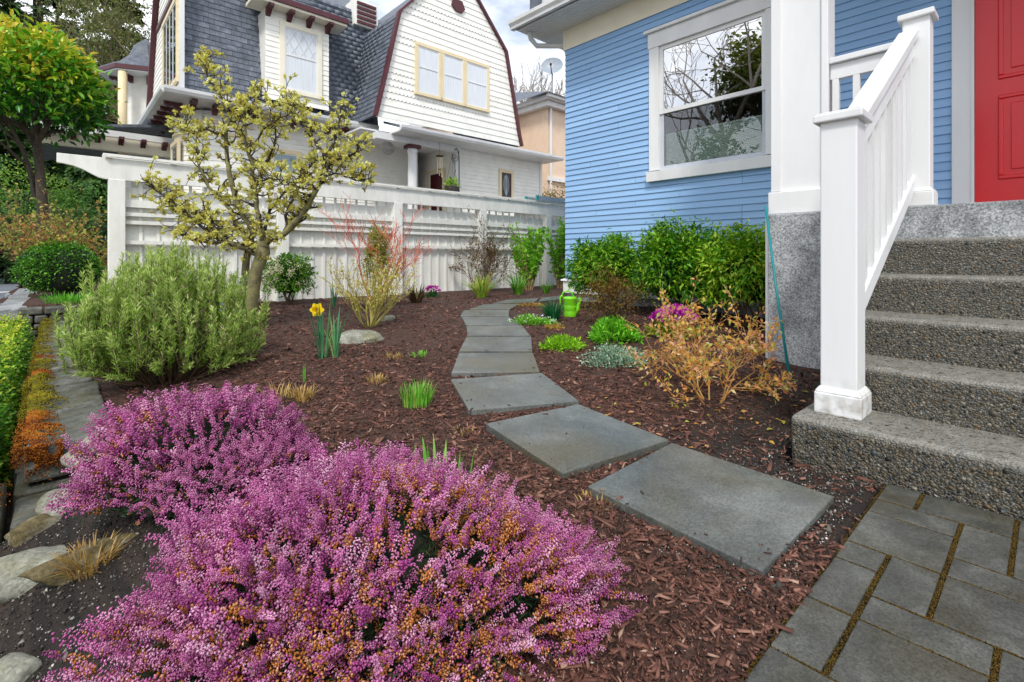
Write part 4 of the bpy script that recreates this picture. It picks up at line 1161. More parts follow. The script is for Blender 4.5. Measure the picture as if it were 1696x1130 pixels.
for k in range(6):
    link('bracket', bk, maroon, fp, loc=np.array([-.1 + k * .42, 14.98, 3.60]) - nh.base)
nh.part('roof_gablet', MB().box(6.05, 6.75, 12.95, 13.5, 7.2, 7.9), siding, slope)
for k in range(5):
    nh.part('louver_slat', MB().box(6.12, 6.68, 12.90, 12.945, 7.24 + k * .13, 7.31 + k * .13), maroon, slope)

# things hanging on the neighbour's porch
ch = Thing('wind_chime', 'wooden wind chime with long tubes under the white porch eave', 'wind chime', (7.62, 11.15, 2.75))
c0 = np.array([7.62, 11.15])
ch.part('top_disc', MB().lathe([(.10, 3.50), (.10, 3.53)], 12, *c0), barkbrown)
for k in range(6):
    a = k * math.pi / 3
    ch.part('chime_tube', MB().tube([(c0[0] + .07 * math.cos(a), c0[1] + .07 * math.sin(a), 3.47), (c0[0] + .07 * math.cos(a), c0[1] + .07 * math.sin(a), 2.95 + .05 * k)], .011, 6), tan)
ch.part('cord', MB().tube([(c0[0], c0[1], 3.53), (c0[0], c0[1], 3.88)], .004, 4), darkbark)
ch.part('clapper', MB().lathe([(.045, 3.15), (.045, 3.17)], 10, *c0), barkbrown)
iron = surf('black iron', [srgb('#22262a'), srgb('#30353a')], rough=0.5)
sb = Thing('scroll_bracket', 'black iron scroll bracket fixed beside the neighbour porch wall', 'bracket', (8.30, 11.2, 2.3))
mb = MB().tube([(8.30, 11.2, 2.3), (8.30, 11.2, 3.55), (8.25, 11.16, 3.72), (8.12, 11.08, 3.78), (8.0, 11.0, 3.70)], .014, 6)
sb.part('hook', mb, iron, smooth=True)
sp = [(8.05 + (.02 + .11 * t) * math.cos(t * 11), 11.03, 3.48 + (.02 + .11 * t) * math.sin(t * 11)) for t in np.linspace(0, 1, 26)]
sb.part('scroll', MB().tube(sp, .009, 5), iron, smooth=True)
sb.part('lower_scroll', MB().tube([(8.28, 11.19, 2.6), (8.12, 11.12, 2.9), (8.05, 11.08, 3.1), (8.12, 11.1, 3.2)], .009, 5), iron, smooth=True)
hb = Thing('hanging_basket', 'dark hanging basket with light green leaves on the porch', 'hanging basket', (7.95, 11.05, 2.45))
hb.part('basket', MB().lathe([(.10, 2.45), (.17, 2.55), (.20, 2.70), (.21, 2.72)], 16, 7.95, 11.05), surf('woven basket', [srgb('#3d3a38'), srgb('#5d5752')], scale=60, rough=0.9), smooth=True)
for k in range(3):
    a = k * 2.1
    hb.part('chain', MB().tube([(7.95 + .2 * math.cos(a), 11.05 + .2 * math.sin(a), 2.72), (7.97, 11.05, 3.62)], .004, 4), iron)
hr = np.random.default_rng(77)
dd = rand_dirs(hr, 160, 0.5)
T = np.array([7.95, 11.05, 2.72]) - hb.base + dd * hr.uniform(.02, .2, 160)[:, None]
leafg = leafm('fresh leaf', [srgb('#5d8f2a'), srgb('#8fb84a'), srgb('#b9d36b')])
link('foliage', bulk('foliage', *LEAF4, T, frames(dd, hr, roll=1.5), np.stack([np.full(160, .05), np.full(160, .12), np.full(160, .1)], 1), hr.uniform(0, 1, 160)), leafg, hb.o)
mdl = Thing('porch_medallion', 'round silvery swirl ornament hung on the porch wall', 'ornament', (6.35, 11.6, 3.36))
mb = MB()
for q in range(5):
    mb.tube([(6.35 + (.05 + .03 * q) * math.cos(t), 11.6 + .01 * q, 3.62 + (.05 + .03 * q) * math.sin(t)) for t in np.linspace(0, 6.28, 20)], .008, 4)
mdl.part('ring', mb, surf('dull silver', [srgb('#8d9296'), srgb('#b3b8bb')], rough=0.35, metal=0.6))
mdl.part('cord', MB().tube([(6.35, 11.6, 3.79), (6.35, 11.6, 3.93)], .004, 4), iron)
wn = np.random.default_rng(6)

# ------------------------------------------------------------------ peach house behind, with its dish
ph_ = Thing('peach_house', 'peach stucco house with deep white cornice behind the white house', 'house', (15.5, 14.5, 0))
peach = surf('peach stucco', [srgb('#dcc2a8'), srgb('#e6cfb8')], scale=4, rough=0.85, bump=0.2)
ph_.part('wall', MB().box(14.0, 24, 13.2, 21, 0.1, 6.55), peach)
ph_.part('wing_wall', MB().box(12.3, 14.1, 15.0, 21, 0.1, 6.55), peach)
ph_.part('cornice', MB().box(13.75, 24, 12.95, 21, 6.56, 6.75).box(13.6, 24, 12.8, 21, 6.76, 6.9).box(12.0, 13.74, 14.7, 21, 6.56, 6.9), white)
ph_.part('gutter', MB().box(13.5, 24, 12.68, 12.79, 6.8, 6.95), white)
ph_.part('roof', MB().add([(13.4, 12.6, 6.91), (24, 12.6, 6.91), (24, 17, 8.4), (15.5, 17, 8.4)], [(0, 1, 2, 3)]).add([(13.4, 12.6, 6.91), (15.5, 17, 8.4), (13.4, 21, 6.91)], [(0, 1, 2)]), slate)
ph_.part('downspout', MB().tube([(14.1, 13.1, 6.8), (14.1, 13.12, 6.4), (14.1, 13.12, 0.2)], .05, 8), white)
winv(ph_, 13.19, 15.45, 16.4, 4.2, 5.5, trim=white, glassm=surf('pale blue glass', [srgb('#a9c3cb'), srgb('#c3d6db')], rough=0.1))
ph_.part('belt_course', MB().box(13.98, 24, 13.1, 13.2, 3.75, 3.9), white)
dish = Thing('satellite_dish', 'grey satellite dish on a pole above the peach roof', 'satellite dish', (15.35, 14.2, 7.3))
dp = np.array([15.35, 14.2])
dish.part('mast', MB().tube([(dp[0], dp[1], 7.3), (dp[0], dp[1], 8.6)], .035, 8), surf('galvanised steel', [srgb('#8f9498'), srgb('#a9aeb2')], rough=0.4, metal=0.5))
dish.part('brace', MB().tube([(dp[0] - .35, dp[1], 7.2), (dp[0], dp[1], 8.0)], .02, 6), MATS['galvanised steel'])
dish.part('brace', MB().tube([(dp[0] + .3, dp[1] + .3, 7.45), (dp[0], dp[1], 8.0)], .02, 6), MATS['galvanised steel'])
mb = MB(); vs = []; fs = []
ax_n = np.array([-.75, -.55, .35]); ax_n /= np.linalg.norm(ax_n); ax_x = np.cross(ax_n, [0, 0, 1]); ax_x /= np.linalg.norm(ax_x); ax_y = np.cross(ax_x, ax_n)
cpos = np.array([dp[0], dp[1], 8.75])
for i_, rr in enumerate(np.linspace(0.001, .46, 6)):
    for j_ in range(20):
        a = 2 * math.pi * j_ / 20
        vs.append(cpos + ax_x * rr * math.cos(a) + ax_y * rr * .9 * math.sin(a) + ax_n * (rr ** 2) * .5)
for i_ in range(5):
    for j_ in range(20):
        fs.append((i_ * 20 + j_, i_ * 20 + (j_ + 1) % 20, (i_ + 1) * 20 + (j_ + 1) % 20, (i_ + 1) * 20 + j_))
dishm = surf('dish paint', [srgb('#858f99'), srgb('#99a3ac')], rough=0.4)
dish.part('reflector', mb.add(vs, fs), dishm, smooth=True)
dish.part('feed_arm', MB().tube([cpos - ax_y * .4 + ax_n * .08, cpos - ax_y * .3 + ax_n * .5], .02, 6), iron)
dish.part('feed_horn', MB().tube([cpos - ax_y * .3 + ax_n * .5, cpos - ax_y * .2 + ax_n * .42], .05, 8), iron)
# white shed roof and a ladder lying along the top of the fence
shed = Thing('garden_shed', 'low white shed roof just beyond the fence', 'shed', (9.8, 8.6, 0.1))
shed.part('wall', MB().box(8.9, 11.2, 8.3, 9.6, 0.1, 1.95), offwhite)
shed.part('roof', MB().hexa([(8.6, 8.0, 1.95), (11.6, 8.0, 2.2), (11.6, 9.9, 2.2), (8.6, 9.9, 1.95), (8.6, 8.0, 2.03), (11.6, 8.0, 2.28), (11.6, 9.9, 2.28), (8.6, 9.9, 2.03)]), surf('white roofing', [srgb('#c9cac6'), srgb('#d8d9d6')], rough=0.6), bevel=0.01)
lad = Thing('ladder', 'grey metal ladder lying along the top of the white fence', 'ladder', (8.5, 7.2, 1.955))
alu = surf('ladder aluminium', [srgb('#8fa0a6'), srgb('#a9b8bd')], rough=0.35, metal=0.5)
for dv in (-.16, .16):
    lad.part('rail', MB().box(7.2, 10.4, VF + dv - .015, VF + dv + .015, 1.958, 2.04), alu)
for k in range(10):
    lad.part('rung', MB().tube([(7.35 + k * .3, VF - .145, 2.0), (7.35 + k * .3, VF + .145, 2.0)], .016, 6), alu)
teal = surf('teal plastic', [srgb('#2f8f86'), srgb('#3aa39a')], rough=0.4)
lad.part('end_cap', MB().box(7.14, 7.2, VF - .18, VF - .14, 1.957, 2.045), teal)
lad.part('end_cap', MB().box(7.14, 7.2, VF + .14, VF + .18, 1.957, 2.045), teal)

# ------------------------------------------------------------------ plants: helpers
def plant(name, label, cat, base, group=None):
    return Thing(name, label, cat, base, group, grid=False)
def addbulk(t, name, tmpl, T, R, S, rnd, m, kind=None, smooth=False):
    me = bulk(name, tmpl[0], tmpl[1], np.asarray(T) - t.base, R, S, rnd)
    return link(name, me, m, t.o, kind=kind, smooth=smooth)
def s3(wd, ln, n, rng=None, jit=0.2, th=None):
    k = 1 + (rng.uniform(-jit, jit, n) if rng is not None else np.zeros(n))
    return np.stack([wd * k, ln * k, (th if th is not None else ln) * k], 1)
def grow(mb, p, d, L, r, depth, rng, tips, nseg=5, wander=0.25, trop=0.1, nch=3, spread=0.7, shrink=0.68, sides=5, minr=0.0012, allpts=None):
    """a branch with its side branches; tips collects (point, direction)"""
    p = np.asarray(p, float); d = np.asarray(d, float); d /= np.linalg.norm(d)
    pts = [p]; rad = [r]; dirs = [d]
    for i in range(nseg):
        d = d + rng.normal(size=3) * wander * 0.5 + np.array([0, 0, trop])
        d /= np.linalg.norm(d)
        p = p + d * L / nseg
        pts.append(p); rad.append(max(minr, r * (1 - 0.6 * (i + 1) / nseg))); dirs.append(d)
    mb.tube(pts, rad, sides, cap=False)
    if allpts is not None:
        allpts += [(a, b, depth) for a, b in zip(pts[1:], dirs[1:])]
    if depth <= 0:
        tips.append((pts[-1], dirs[-1])); return
    for c in range(nch):
        k = min(nseg, max(1, int(round(nseg * (0.35 + 0.65 * (c + rng.uniform(0, .8)) / nch)))))
        a = rng.normal(size=3); a -= dirs[k] * np.dot(a, dirs[k]); a /= np.linalg.norm(a) + 1e-9
        nd = dirs[k] * (1 - 0.35 * spread) + a * spread
        grow(mb, pts[k], nd, L * shrink * rng.uniform(.8, 1.15), max(minr, rad[k] * 0.72), depth - 1, rng, tips, nseg, wander, trop, nch, spread, shrink, max(3, sides - 1), minr, allpts)
    tips.append((pts[-1], dirs[-1]))
def rosette(t, name, rng, n, L, wd, m, base, spreadr=0.03, arch=0.5, up=1.0, rnd=None, individual=True, seg=4, lift=0.0):
    """strap leaves that rise from the base and arch over; each blade its own part when individual"""
    out = []
    V, Fa, Rn = [], [], []
    for i in range(n):
        a = rng.uniform(0, 6.283); rr = spreadr * math.sqrt(rng.uniform(0, 1))
        p = np.asarray(base) + np.array([rr * math.cos(a), rr * math.sin(a), -0.004 + lift])
        a2 = a + rng.normal() * 0.5
        h = np.array([math.cos(a2), math.sin(a2), 0]); l = L * rng.uniform(.6, 1.1); tilt = rng.uniform(.1, 1.0) * arch
        side = np.array([-h[1], h[0], 0]); pts = []
        d = np.array([0, 0, up]) + h * tilt * 0.5; d /= np.linalg.norm(d); q = p
        ww = wd * rng.uniform(.75, 1.2)
        vs = []
        for k in range(seg + 1):
            f = k / seg
            wk = ww * (1 - f ** 3) * (0.75 + 0.5 * min(1, 2 * f)) * 0.5 + 0.0003
            fold = np.cross(side, d) * wk * 0.35
            vs += [q - side * wk + fold, q, q + side * wk + fold]
            q = q + d * l / seg
            d = d + h * tilt * 0.38 - np.array([0, 0, tilt * 0.22 * (f + .3)]); d /= np.linalg.norm(d)
        fs = []
        for k in range(seg):
            b = k * 3
            fs += [(b, b + 1, b + 4, b + 3), (b + 1, b + 2, b + 5, b + 4)]
        r = rng.uniform(0, 1) if rnd is None else rnd
        if individual:
            me = bpy.data.meshes.new(name)
            me.from_pydata([tuple(np.asarray(x) - t.base) for x in vs], [], fs)
            at = me.attributes.new('rnd', 'FLOAT', 'POINT'); at.data.foreach_set('value', [r] * len(vs))
            out.append(link(name, me, m, t.o, smooth=True))
        else:
            o = len(V); V += [tuple(np.asarray(x) - t.base) for x in vs]; Fa += [tuple(o + j for j in f) for f in fs]; Rn += [r] * len(vs)
    if not individual:
        me = bpy.data.meshes.new(name); me.from_pydata(V, [], Fa)
        at = me.attributes.new('rnd', 'FLOAT', 'POINT'); at.data.foreach_set('value', Rn)
        out.append(link(name, me, m, t.o, kind='stuff', smooth=True))
    return out
def blob_pts(rng, n, c, r, inner=0.55, k=5, amp=0.18, zmin=-0.4):
    """points in the outer shell of an uneven ellipsoid; returns points and outward directions"""
    d = rand_dirs(rng, int(n * 2.2), 0.25); d = d[d[:, 2] > zmin][:n]
    ks = rng.normal(size=(k, 3)) * 3.2; p = rng.uniform(0, 6.28, k)
    q = 1 + amp * np.sin(d @ ks.T + p).sum(1) / math.sqrt(k)
    rad = q * rng.uniform(inner ** 2, 1, len(d)) ** 0.5
    return np.asarray(c) + d * rad[:, None] * np.asarray(r), d, rad
G = lambda *h: [srgb(x) for x in h]

# ------------------------------------------------------------------ heather in flower
def heather(label, cx, cy, rx, ry, h, nsp, seed, orange, lean=(0, 0)):
    rng = np.random.default_rng(seed)
    base = np.array([cx, cy, float(gz(cx, cy))])
    t = plant('heather', label, 'heather', base, 'winter heather mounds in flower')
    hm = leafm('heather bells %d' % seed, G('#842a6c', '#b24c96', '#d274b2', '#e8a2cc', '#f8d2e6', '#ecb28a', '#de944c', '#b8722e'), trans=0.35, rough=0.6, pos=[0, .18, .36, .52, .64, .74, .86, 1.0])
    nm = leafm('heather needles', G('#10200f', '#1d3419', '#2c4a22', '#3d4a26'), trans=0.1, rough=0.6)
    tw = surf('heather twigs', G('#2b1d14', '#3d2c20'), rough=0.9)
    # dense inner mound of twigs
    core = MB(); rings, seg = 9, 26
    ks = rng.normal(size=(9, 3)) * 2.6; ph0 = rng.uniform(0, 6.28, 9)
    def rad(d):
        return 1 + 0.13 * np.sin(d @ ks.T + ph0).sum(-1) / 2.2
    vs = []
    for i in range(rings + 1):
        th = 0.5 * math.pi * i / rings
        for j in range(seg):
            a = 2 * math.pi * j / seg
            d = np.array([math.sin(th) * math.cos(a), math.sin(th) * math.sin(a), math.cos(th)])
            vs.append(base + d * np.array([rx, ry, h]) * rad(d) * 0.70 + np.array([0, 0, -0.02]))
    fs = [(i * seg + j, (i + 1) * seg + j, (i + 1) * seg + (j + 1) % seg, i * seg + (j + 1) % seg) for i in range(rings) for j in range(seg)]
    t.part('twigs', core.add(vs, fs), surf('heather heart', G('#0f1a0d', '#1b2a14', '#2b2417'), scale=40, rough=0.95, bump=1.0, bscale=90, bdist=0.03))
    # one floret: a drooping bell
    fl = np.array([(0, 0, 0), (.30, .55, -.17), (0, .55, .34), (-.30, .55, -.17), (0, 1.1, 0)])
    ff = [(0, 2, 1), (0, 3, 2), (0, 1, 3), (4, 1, 2), (4, 2, 3), (4, 3, 1)]
    variants = []
    for vi in range(6):
        L = rng.uniform(.85, 1.15); bend = rng.uniform(-.25, .25, 2)
        nfl = int(rng.integers(52, 62))
        tt = np.sort(rng.uniform(0.02, 1, nfl)); ang = np.arange(nfl) * 2.4 + rng.uniform(-.3, .3, nfl)
        ax = np.stack([bend[0] * tt ** 2 * .5, bend[1] * tt ** 2 * .5, tt * L], 1)
        od = np.stack([np.cos(ang), np.sin(ang), rng.uniform(-.75, .15, nfl)], 1)
        size = 0.106 * (1.0 - 0.45 * tt) * rng.uniform(.85, 1.2, nfl)
        P = ax + od * 0.018
        R = frames(od, rng, roll=1.5)
        variants.append((P, R, size, tt, L))
    # where the spikes stand
    d = rand_dirs(rng, nsp * 3, 0.12); d = d[d[:, 2] > 0.0][:nsp]; nsp = len(d)
    rr = rad(d) * rng.uniform(.80, 1.0, nsp) ** 1
    # clumped: some tufts stand taller, some hollows stay dark
    P0 = base + d * np.array([rx, ry, h]) * rr[:, None]
    cl = np.sin(P0[:, 0] * 23 + seed) * np.sin(P0[:, 1] * 19 + 1.3 * seed) + 0.6 * np.sin(P0[:, 0] * 41) * np.sin(P0[:, 2] * 37 + P0[:, 1] * 31)
    keep = cl > rng.uniform(-2.0, -0.95, nsp)
    P0 = P0[keep]; d = d[keep]; nsp = len(P0); cl = cl[keep]
    dirs = d * np.array([1.0, 1.0, .8]) + np.array([lean[0], lean[1], .42]) + rng.normal(size=(nsp, 3)) * .33
    dirs /= np.linalg.norm(dirs, axis=1, keepdims=True)
    length = rng.uniform(.058, .100, nsp)
    P0 = P0 - dirs * length[:, None] * 0.45
    Rs = frames(dirs, rng, roll=3.1); Rs = np.stack([Rs[:, :, 0], Rs[:, :, 2], Rs[:, :, 1]], 2)   # z along the spike
    og = np.clip(orange + 0.22 * np.sin(P0[:, 0] * 7 + 2) * np.sin(P0[:, 1] * 6 + 1) + rng.normal(size=nsp) * .16, 0, 1)
    dist = np.hypot(P0[:, 0], P0[:, 1])
    order = np.argsort(dist)
    vid = rng.integers(0, 6, nsp)
    def colours(tt, og_, n, mean=None):
        mean = .12 + rng.beta(2.0, 1.8) * .46 if mean is None else mean
        c = np.clip(mean + .14 * (tt - .5) + rng.normal(size=n) * .04, 0, .62)
        ochre = tt + rng.normal(size=n) * .13 < og_ * .85 - .08
        return np.where(ochre, rng.uniform(.70, 1.0, n), c)
    # the 300 largest in view are parts of their own
    meshes = []
    for vi, (P, R, size, tt, L) in enumerate(variants):
        for lev in (0.05, 0.35, 0.7):
            meshes.append(bulk('flower_spike', fl, ff, P, R, size, colours(tt, lev * 1.1, len(tt))))
    for i in order[:300]:
        lev = 0 if og[i] < .2 else (1 if og[i] < .5 else 2)
        M = Matrix(Rs[i].tolist())
        s = length[i]
        link('flower_spike', meshes[vid[i] * 3 + lev], hm, t.o, loc=P0[i] - base, rot=M.to_euler(), scale=(s, s, s))
    rest = order[300:]
    allT, allR, allS, allC = [], [], [], []
    for i in rest:
        P, R, size, tt, L = variants[vid[i]]
        sub = slice(None) if dist[i] < 1.3 else slice(None, None, 2)
        k = 1.0 if dist[i] < 1.3 else 1.35
        allT.append(P0[i] + (P[sub] * length[i]) @ Rs[i].T); allR.append(np.einsum('ij,njk->nik', Rs[i], R[sub])); allS.append(size[sub] * length[i] * k)
        allC.append(colours(tt[sub], og[i], len(tt[sub])))
    T = np.concatenate(allT)
    addbulk(t, 'flower_spikes', (fl, ff), T, np.concatenate(allR), np.concatenate(allS), np.concatenate(allC), hm, kind='stuff')
    # needles along the shoots below the flowers
    n = nsp * 9
    i = rng.integers(0, nsp, n); f = rng.uniform(-1.2, .35, n)
    T = P0[i] + dirs[i] * (length[i] * f)[:, None]
    nd = dirs[i] * .5 + rand_dirs(rng, n)
    addbulk(t, 'needles', NEEDLE, T, frames(nd, rng, roll=3), s3(.0022, .012, n, rng), rng.uniform(0, 1, n), nm, kind='stuff')
    n = 4500
    dd_ = rand_dirs(rng, n, .1); dd_ = dd_[dd_[:, 2] > -.02]; n = len(dd_)
    T = base + dd_ * np.array([rx, ry, h]) * (rad(dd_) * rng.uniform(.66, .86, n))[:, None]
    addbulk(t, 'needles', NEEDLE, T, frames(dd_ * .6 + rand_dirs(rng, n) * .6 + np.array([0, 0, .3]), rng, roll=3), s3(.0035, .024, n, rng), rng.uniform(.2, 1, n), nm, kind='stuff')
    mb = MB()
    for j in range(120):
        q = int(rng.integers(0, nsp)); mb.tube([base + np.array([rng.normal() * .05, rng.normal() * .05, 0]), base * .45 + P0[q] * .55 + np.array([0, 0, -.03]), P0[q]], [.004, .003, .0016], 4, cap=False)
    t.part('shoots', mb, tw)
heather('large pink and orange heather mound at the front of the bed', -0.385, 1.15, 0.52, 0.40, 0.30, 2500, 7, 0.42)
heather('smaller purple pink heather mound in front of the rosemary', -1.10, 1.82, 0.45, 0.34, 0.265, 1350, 2, 0.07)

# ------------------------------------------------------------------ rosemary
def rosemary():
    rng = np.random.default_rng(31)
    base = np.array([-2.27, 3.3, float(gz(-2.27, 3.3))])
    t = plant('rosemary_bush', 'large grey green rosemary bush beside the low wall', 'rosemary', base)
    mb = MB(); T, D, C = [], [], []
    fl = []
    for i in range(620):
        a = rng.uniform(0, 6.283); rr = math.sqrt(rng.uniform(0, 1))
        f = np.array([rr * math.cos(a) * 0.47, rr * math.sin(a) * .44, 0])
        H = (0.86 - .42 * rr ** 2) * rng.uniform(.72, 1.08)
        p0 = base + f * np.array([.55, .55, 0]); 
        p3 = base + f * np.array([1.05, 1.05, 0]) + np.array([rng.normal() * .07, rng.normal() * .07, H])
        p1 = p0 * .6 + p3 * .4 + np.append(f[:2] * .35, -.05)
        pts = [p0, p1, p0 * .2 + p3 * .8 + np.append(f[:2] * .15, 0), p3]
        if rr > 0.75 and rng.uniform() < .45:     # low sprays lean out sideways
            p3 = base + f * 1.25 + np.array([0, 0, rng.uniform(.12, .4)]); pts = [p0, p0 * .5 + p3 * .5 + np.array([0, 0, .03]), p3]
        mb.tube(pts, [.005] + [.003] * (len(pts) - 2) + [.0015], 3, cap=False)
        pts = np.array(pts); n = 96
        s = rng.uniform(.22, 1, n) ** 0.8 * (len(pts) - 1); k = np.minimum(s.astype(int), len(pts) - 2); q = (s - k)[:, None]
        pos = pts[k] * (1 - q) + pts[k + 1] * q; ax = pts[k + 1] - pts[k]; ax /= np.linalg.norm(ax, axis=1, keepdims=True)
        side = rand_dirs(rng, n); side -= ax * (side * ax).sum(1)[:, None]
        T.append(pos); D.append(ax * .75 + side * .8); C.append(np.clip(rng.normal(.35 + .4 * (s / (len(pts) - 1)), .16, n), 0, 1))
        if rng.uniform() < .05:
            fl.append(pts[-2] * .4 + pts[-1] * .6)
    T = np.concatenate(T); D = np.concatenate(D); C = np.concatenate(C)
    t.part('stems', mb, barkbrown)
    addbulk(t, 'needles', NEEDLE, T, frames(D, rng, roll=3.1), s3(.0048, .032, len(T), rng, .3), C, leafm('rosemary needle', G('#36581a', '#5f8f2a', '#8fb644', '#b8cf6c', '#d6de98'), trans=0.4, rough=0.5), kind='stuff')
    fl = np.array(fl); fl = np.repeat(fl, 9, 0) + rng.normal(size=(len(fl) * 9, 3)) * .014
    addbulk(t, 'blossom', LEAF4, fl, frames(rand_dirs(rng, len(fl)), rng, roll=3), s3(.008, .012, len(fl), rng), rng.uniform(0, 1, len(fl)), leafm('rosemary flower', G('#5a6fb8', '#8fa3d8'), trans=.3))
rosemary()

# ------------------------------------------------------------------ gnarled fruit tree
def fruit_tree():
    rng = np.random.default_rng(12)
    Y0 = 4.75
    base = pxg(412, 548); Y0 = base[1]
    t = plant('fruit_tree', 'gnarled pruned fruit tree with yellow green bud clusters', 'tree', base)
    def P(x, y, dy=0.0):
        return px(x, y, Y0 + dy)
    trunk = MB(); 
    trunk.tube([base + np.array([-.01, 0, -.05]), P(416, 500), P(424, 450), P(436, 418), P(436, 400)], [.074, .058, .053, .058, .049], 10)
    trunk.tube([P(404, 540, .12), P(404, 480, .14), P(408, 430, .13), P(414, 400, .1), P(420, 385, .06)], [.042, .035, .033, .029, .025], 8)
    t.part('trunk', trunk, mossbark, smooth=True)
    limbs = [  # pixel polylines with depth offsets: (points, r0, r1)
        ([(436, 424, 0), (410, 412, -.05), (385, 404, -.1), (362, 396, -.12), (352, 372, -.14), (340, 352, -.16)], .040, .016),
        ([(385, 404, -.1), (350, 402, -.2), (318, 398, -.25), (292, 384, -.3)], .020, .008),
        ([(362, 396, -.12), (330, 372, -.2), (300, 345, -.22), (275, 325, -.25), (240, 305, -.25)], .020, .007),
        ([(430, 404, .02), (405, 396, .05), (392, 370, .1), (370, 335, .15), (345, 310, .2), (330, 280, .2), (325, 235, .2)], .030, .010),
        ([(420, 388, .06), (395, 340, .0), (380, 290, -.05), (374, 230, -.05), (380, 180, -.05), (362, 148, -.05), (340, 120, -.02), (342, 96, -.02)], .030, .010),
        ([(436, 402, 0), (425, 345, -.05), (420, 300, -.05), (412, 255, -.08), (404, 200, -.08), (404, 160, -.1)], .030, .011),
        ([(425, 345, -.05), (422, 310, .1), (436, 280, .15), (455, 240, .15), (460, 205, .12)], .018, .007),
        ([(440, 402, 0), (470, 388, .0), (495, 362, .0), (515, 330, -.02), (535, 290, -.02), (545, 262, -.02)], .042, .024),
        ([(545, 262, -.02), (556, 235, 0), (562, 205, .05), (566, 175, .05)], .020, .008),
        ([(545, 262, -.02), (520, 232, .02), (498, 205, .05), (485, 180, .05), (470, 155, .05)], .020, .008),
        ([(545, 266, -.02), (570, 262, -.06), (590, 252, -.08), (598, 236, -.08)], .014, .006),
        ([(535, 290, -.02), (562, 288, -.1), (590, 300, -.12), (612, 296, -.12)], .012, .005),
        ([(470, 388, 0), (478, 345, .12), (500, 305, .2), (525, 275, .2)], .020, .008),
        ([(436, 400, 0), (446, 350, .1), (470, 320, .15), (500, 290, .18), (530, 262, .18)], .020, .007),
        ([(412, 255, -.08), (435, 215, -.15), (462, 195, -.18), (488, 188, -.18)], .014, .006),
        ([(420, 300, -.05), (448, 295, -.25), (470, 300, -.3), (500, 312, -.3)], .012, .005),
        ([(374, 230, -.05), (345, 215, -.12), (318, 222, -.16), (305, 205, -.16)], .014, .006),
        ([(352, 372, -.14), (315, 360, -.1), (290, 350, 0), (272, 330, 0)], .014, .006),
        ([(404, 200, -.08), (420, 170, 0), (440, 152, 0)], .012, .006),
    ]
    spurs = MB(); tips = []
    for pl, r0, r1 in limbs:
        pts = [P(x, y, dy) for x, y, dy in pl]
        # resample with kinks
        fine = []
        for a, b in zip(pts[:-1], pts[1:]):
            for f in (0, .33, .66):
                fine.append(a + (b - a) * f + (rng.normal(size=3) * .010 if f else 0))
        fine.append(pts[-1])
        rad = np.linspace(r0, r1, len(fine)) * .8 * rng.uniform(.88, 1.15, len(fine))
        t.part('limb', MB().tube(fine, list(rad), 7), mossbark if r0 > .025 else darkbark, smooth=True)
        n = len(fine)
        for i in range(1, n):
            f = i / n
            want = 0.9 + 3.5 * f
            for k in range(int(want + rng.uniform(0, 1))):
                d = rand_dirs(rng, 1, 0.45)[0]
                L = rng.uniform(.06, .17)
                p = fine[i] + (fine[i - 1] - fine[i]) * rng.uniform(0, 1)
                loc = []
                grow(spurs, p, d, L, rad[i] * .45 + .002, 1, rng, loc, nseg=4, wander=.7, trop=.08, nch=2, spread=.9, shrink=.6, sides=4, minr=.0028)
                tips += loc
    t.part('spurs', spurs, darkbark)
    # bud clusters
    tips = [x for x in tips if rng.uniform() < .86]
    TP = np.array([p for p, d in tips]); TD = np.array([d for p, d in tips])
    n = len(TP); k = 19
    i = np.repeat(np.arange(n), k)
    d = rand_dirs(rng, n * k, .35) * 1.0 + TD[i] * .6
    d /= np.linalg.norm(d, axis=1, keepdims=True)
    T = TP[i] + d * rng.uniform(-.008, .014, n * k)[:, None]
    C = np.clip(np.repeat(rng.uniform(.15, .85, n), k) + rng.normal(size=n * k) * .14, 0, 1)
    bm = leafm('fruit bud', G('#a89048', '#cac358', '#dcda72', '#e9e890', '#f3f2ba'), trans=.4, rough=.6)
    addbulk(t, 'bud_clusters', LEAF4, T, frames(d, rng, roll=2), s3(.0135, .026, n * k, rng, .35), C, bm, kind='stuff')
    print('fruit tips', n)
fruit_tree()

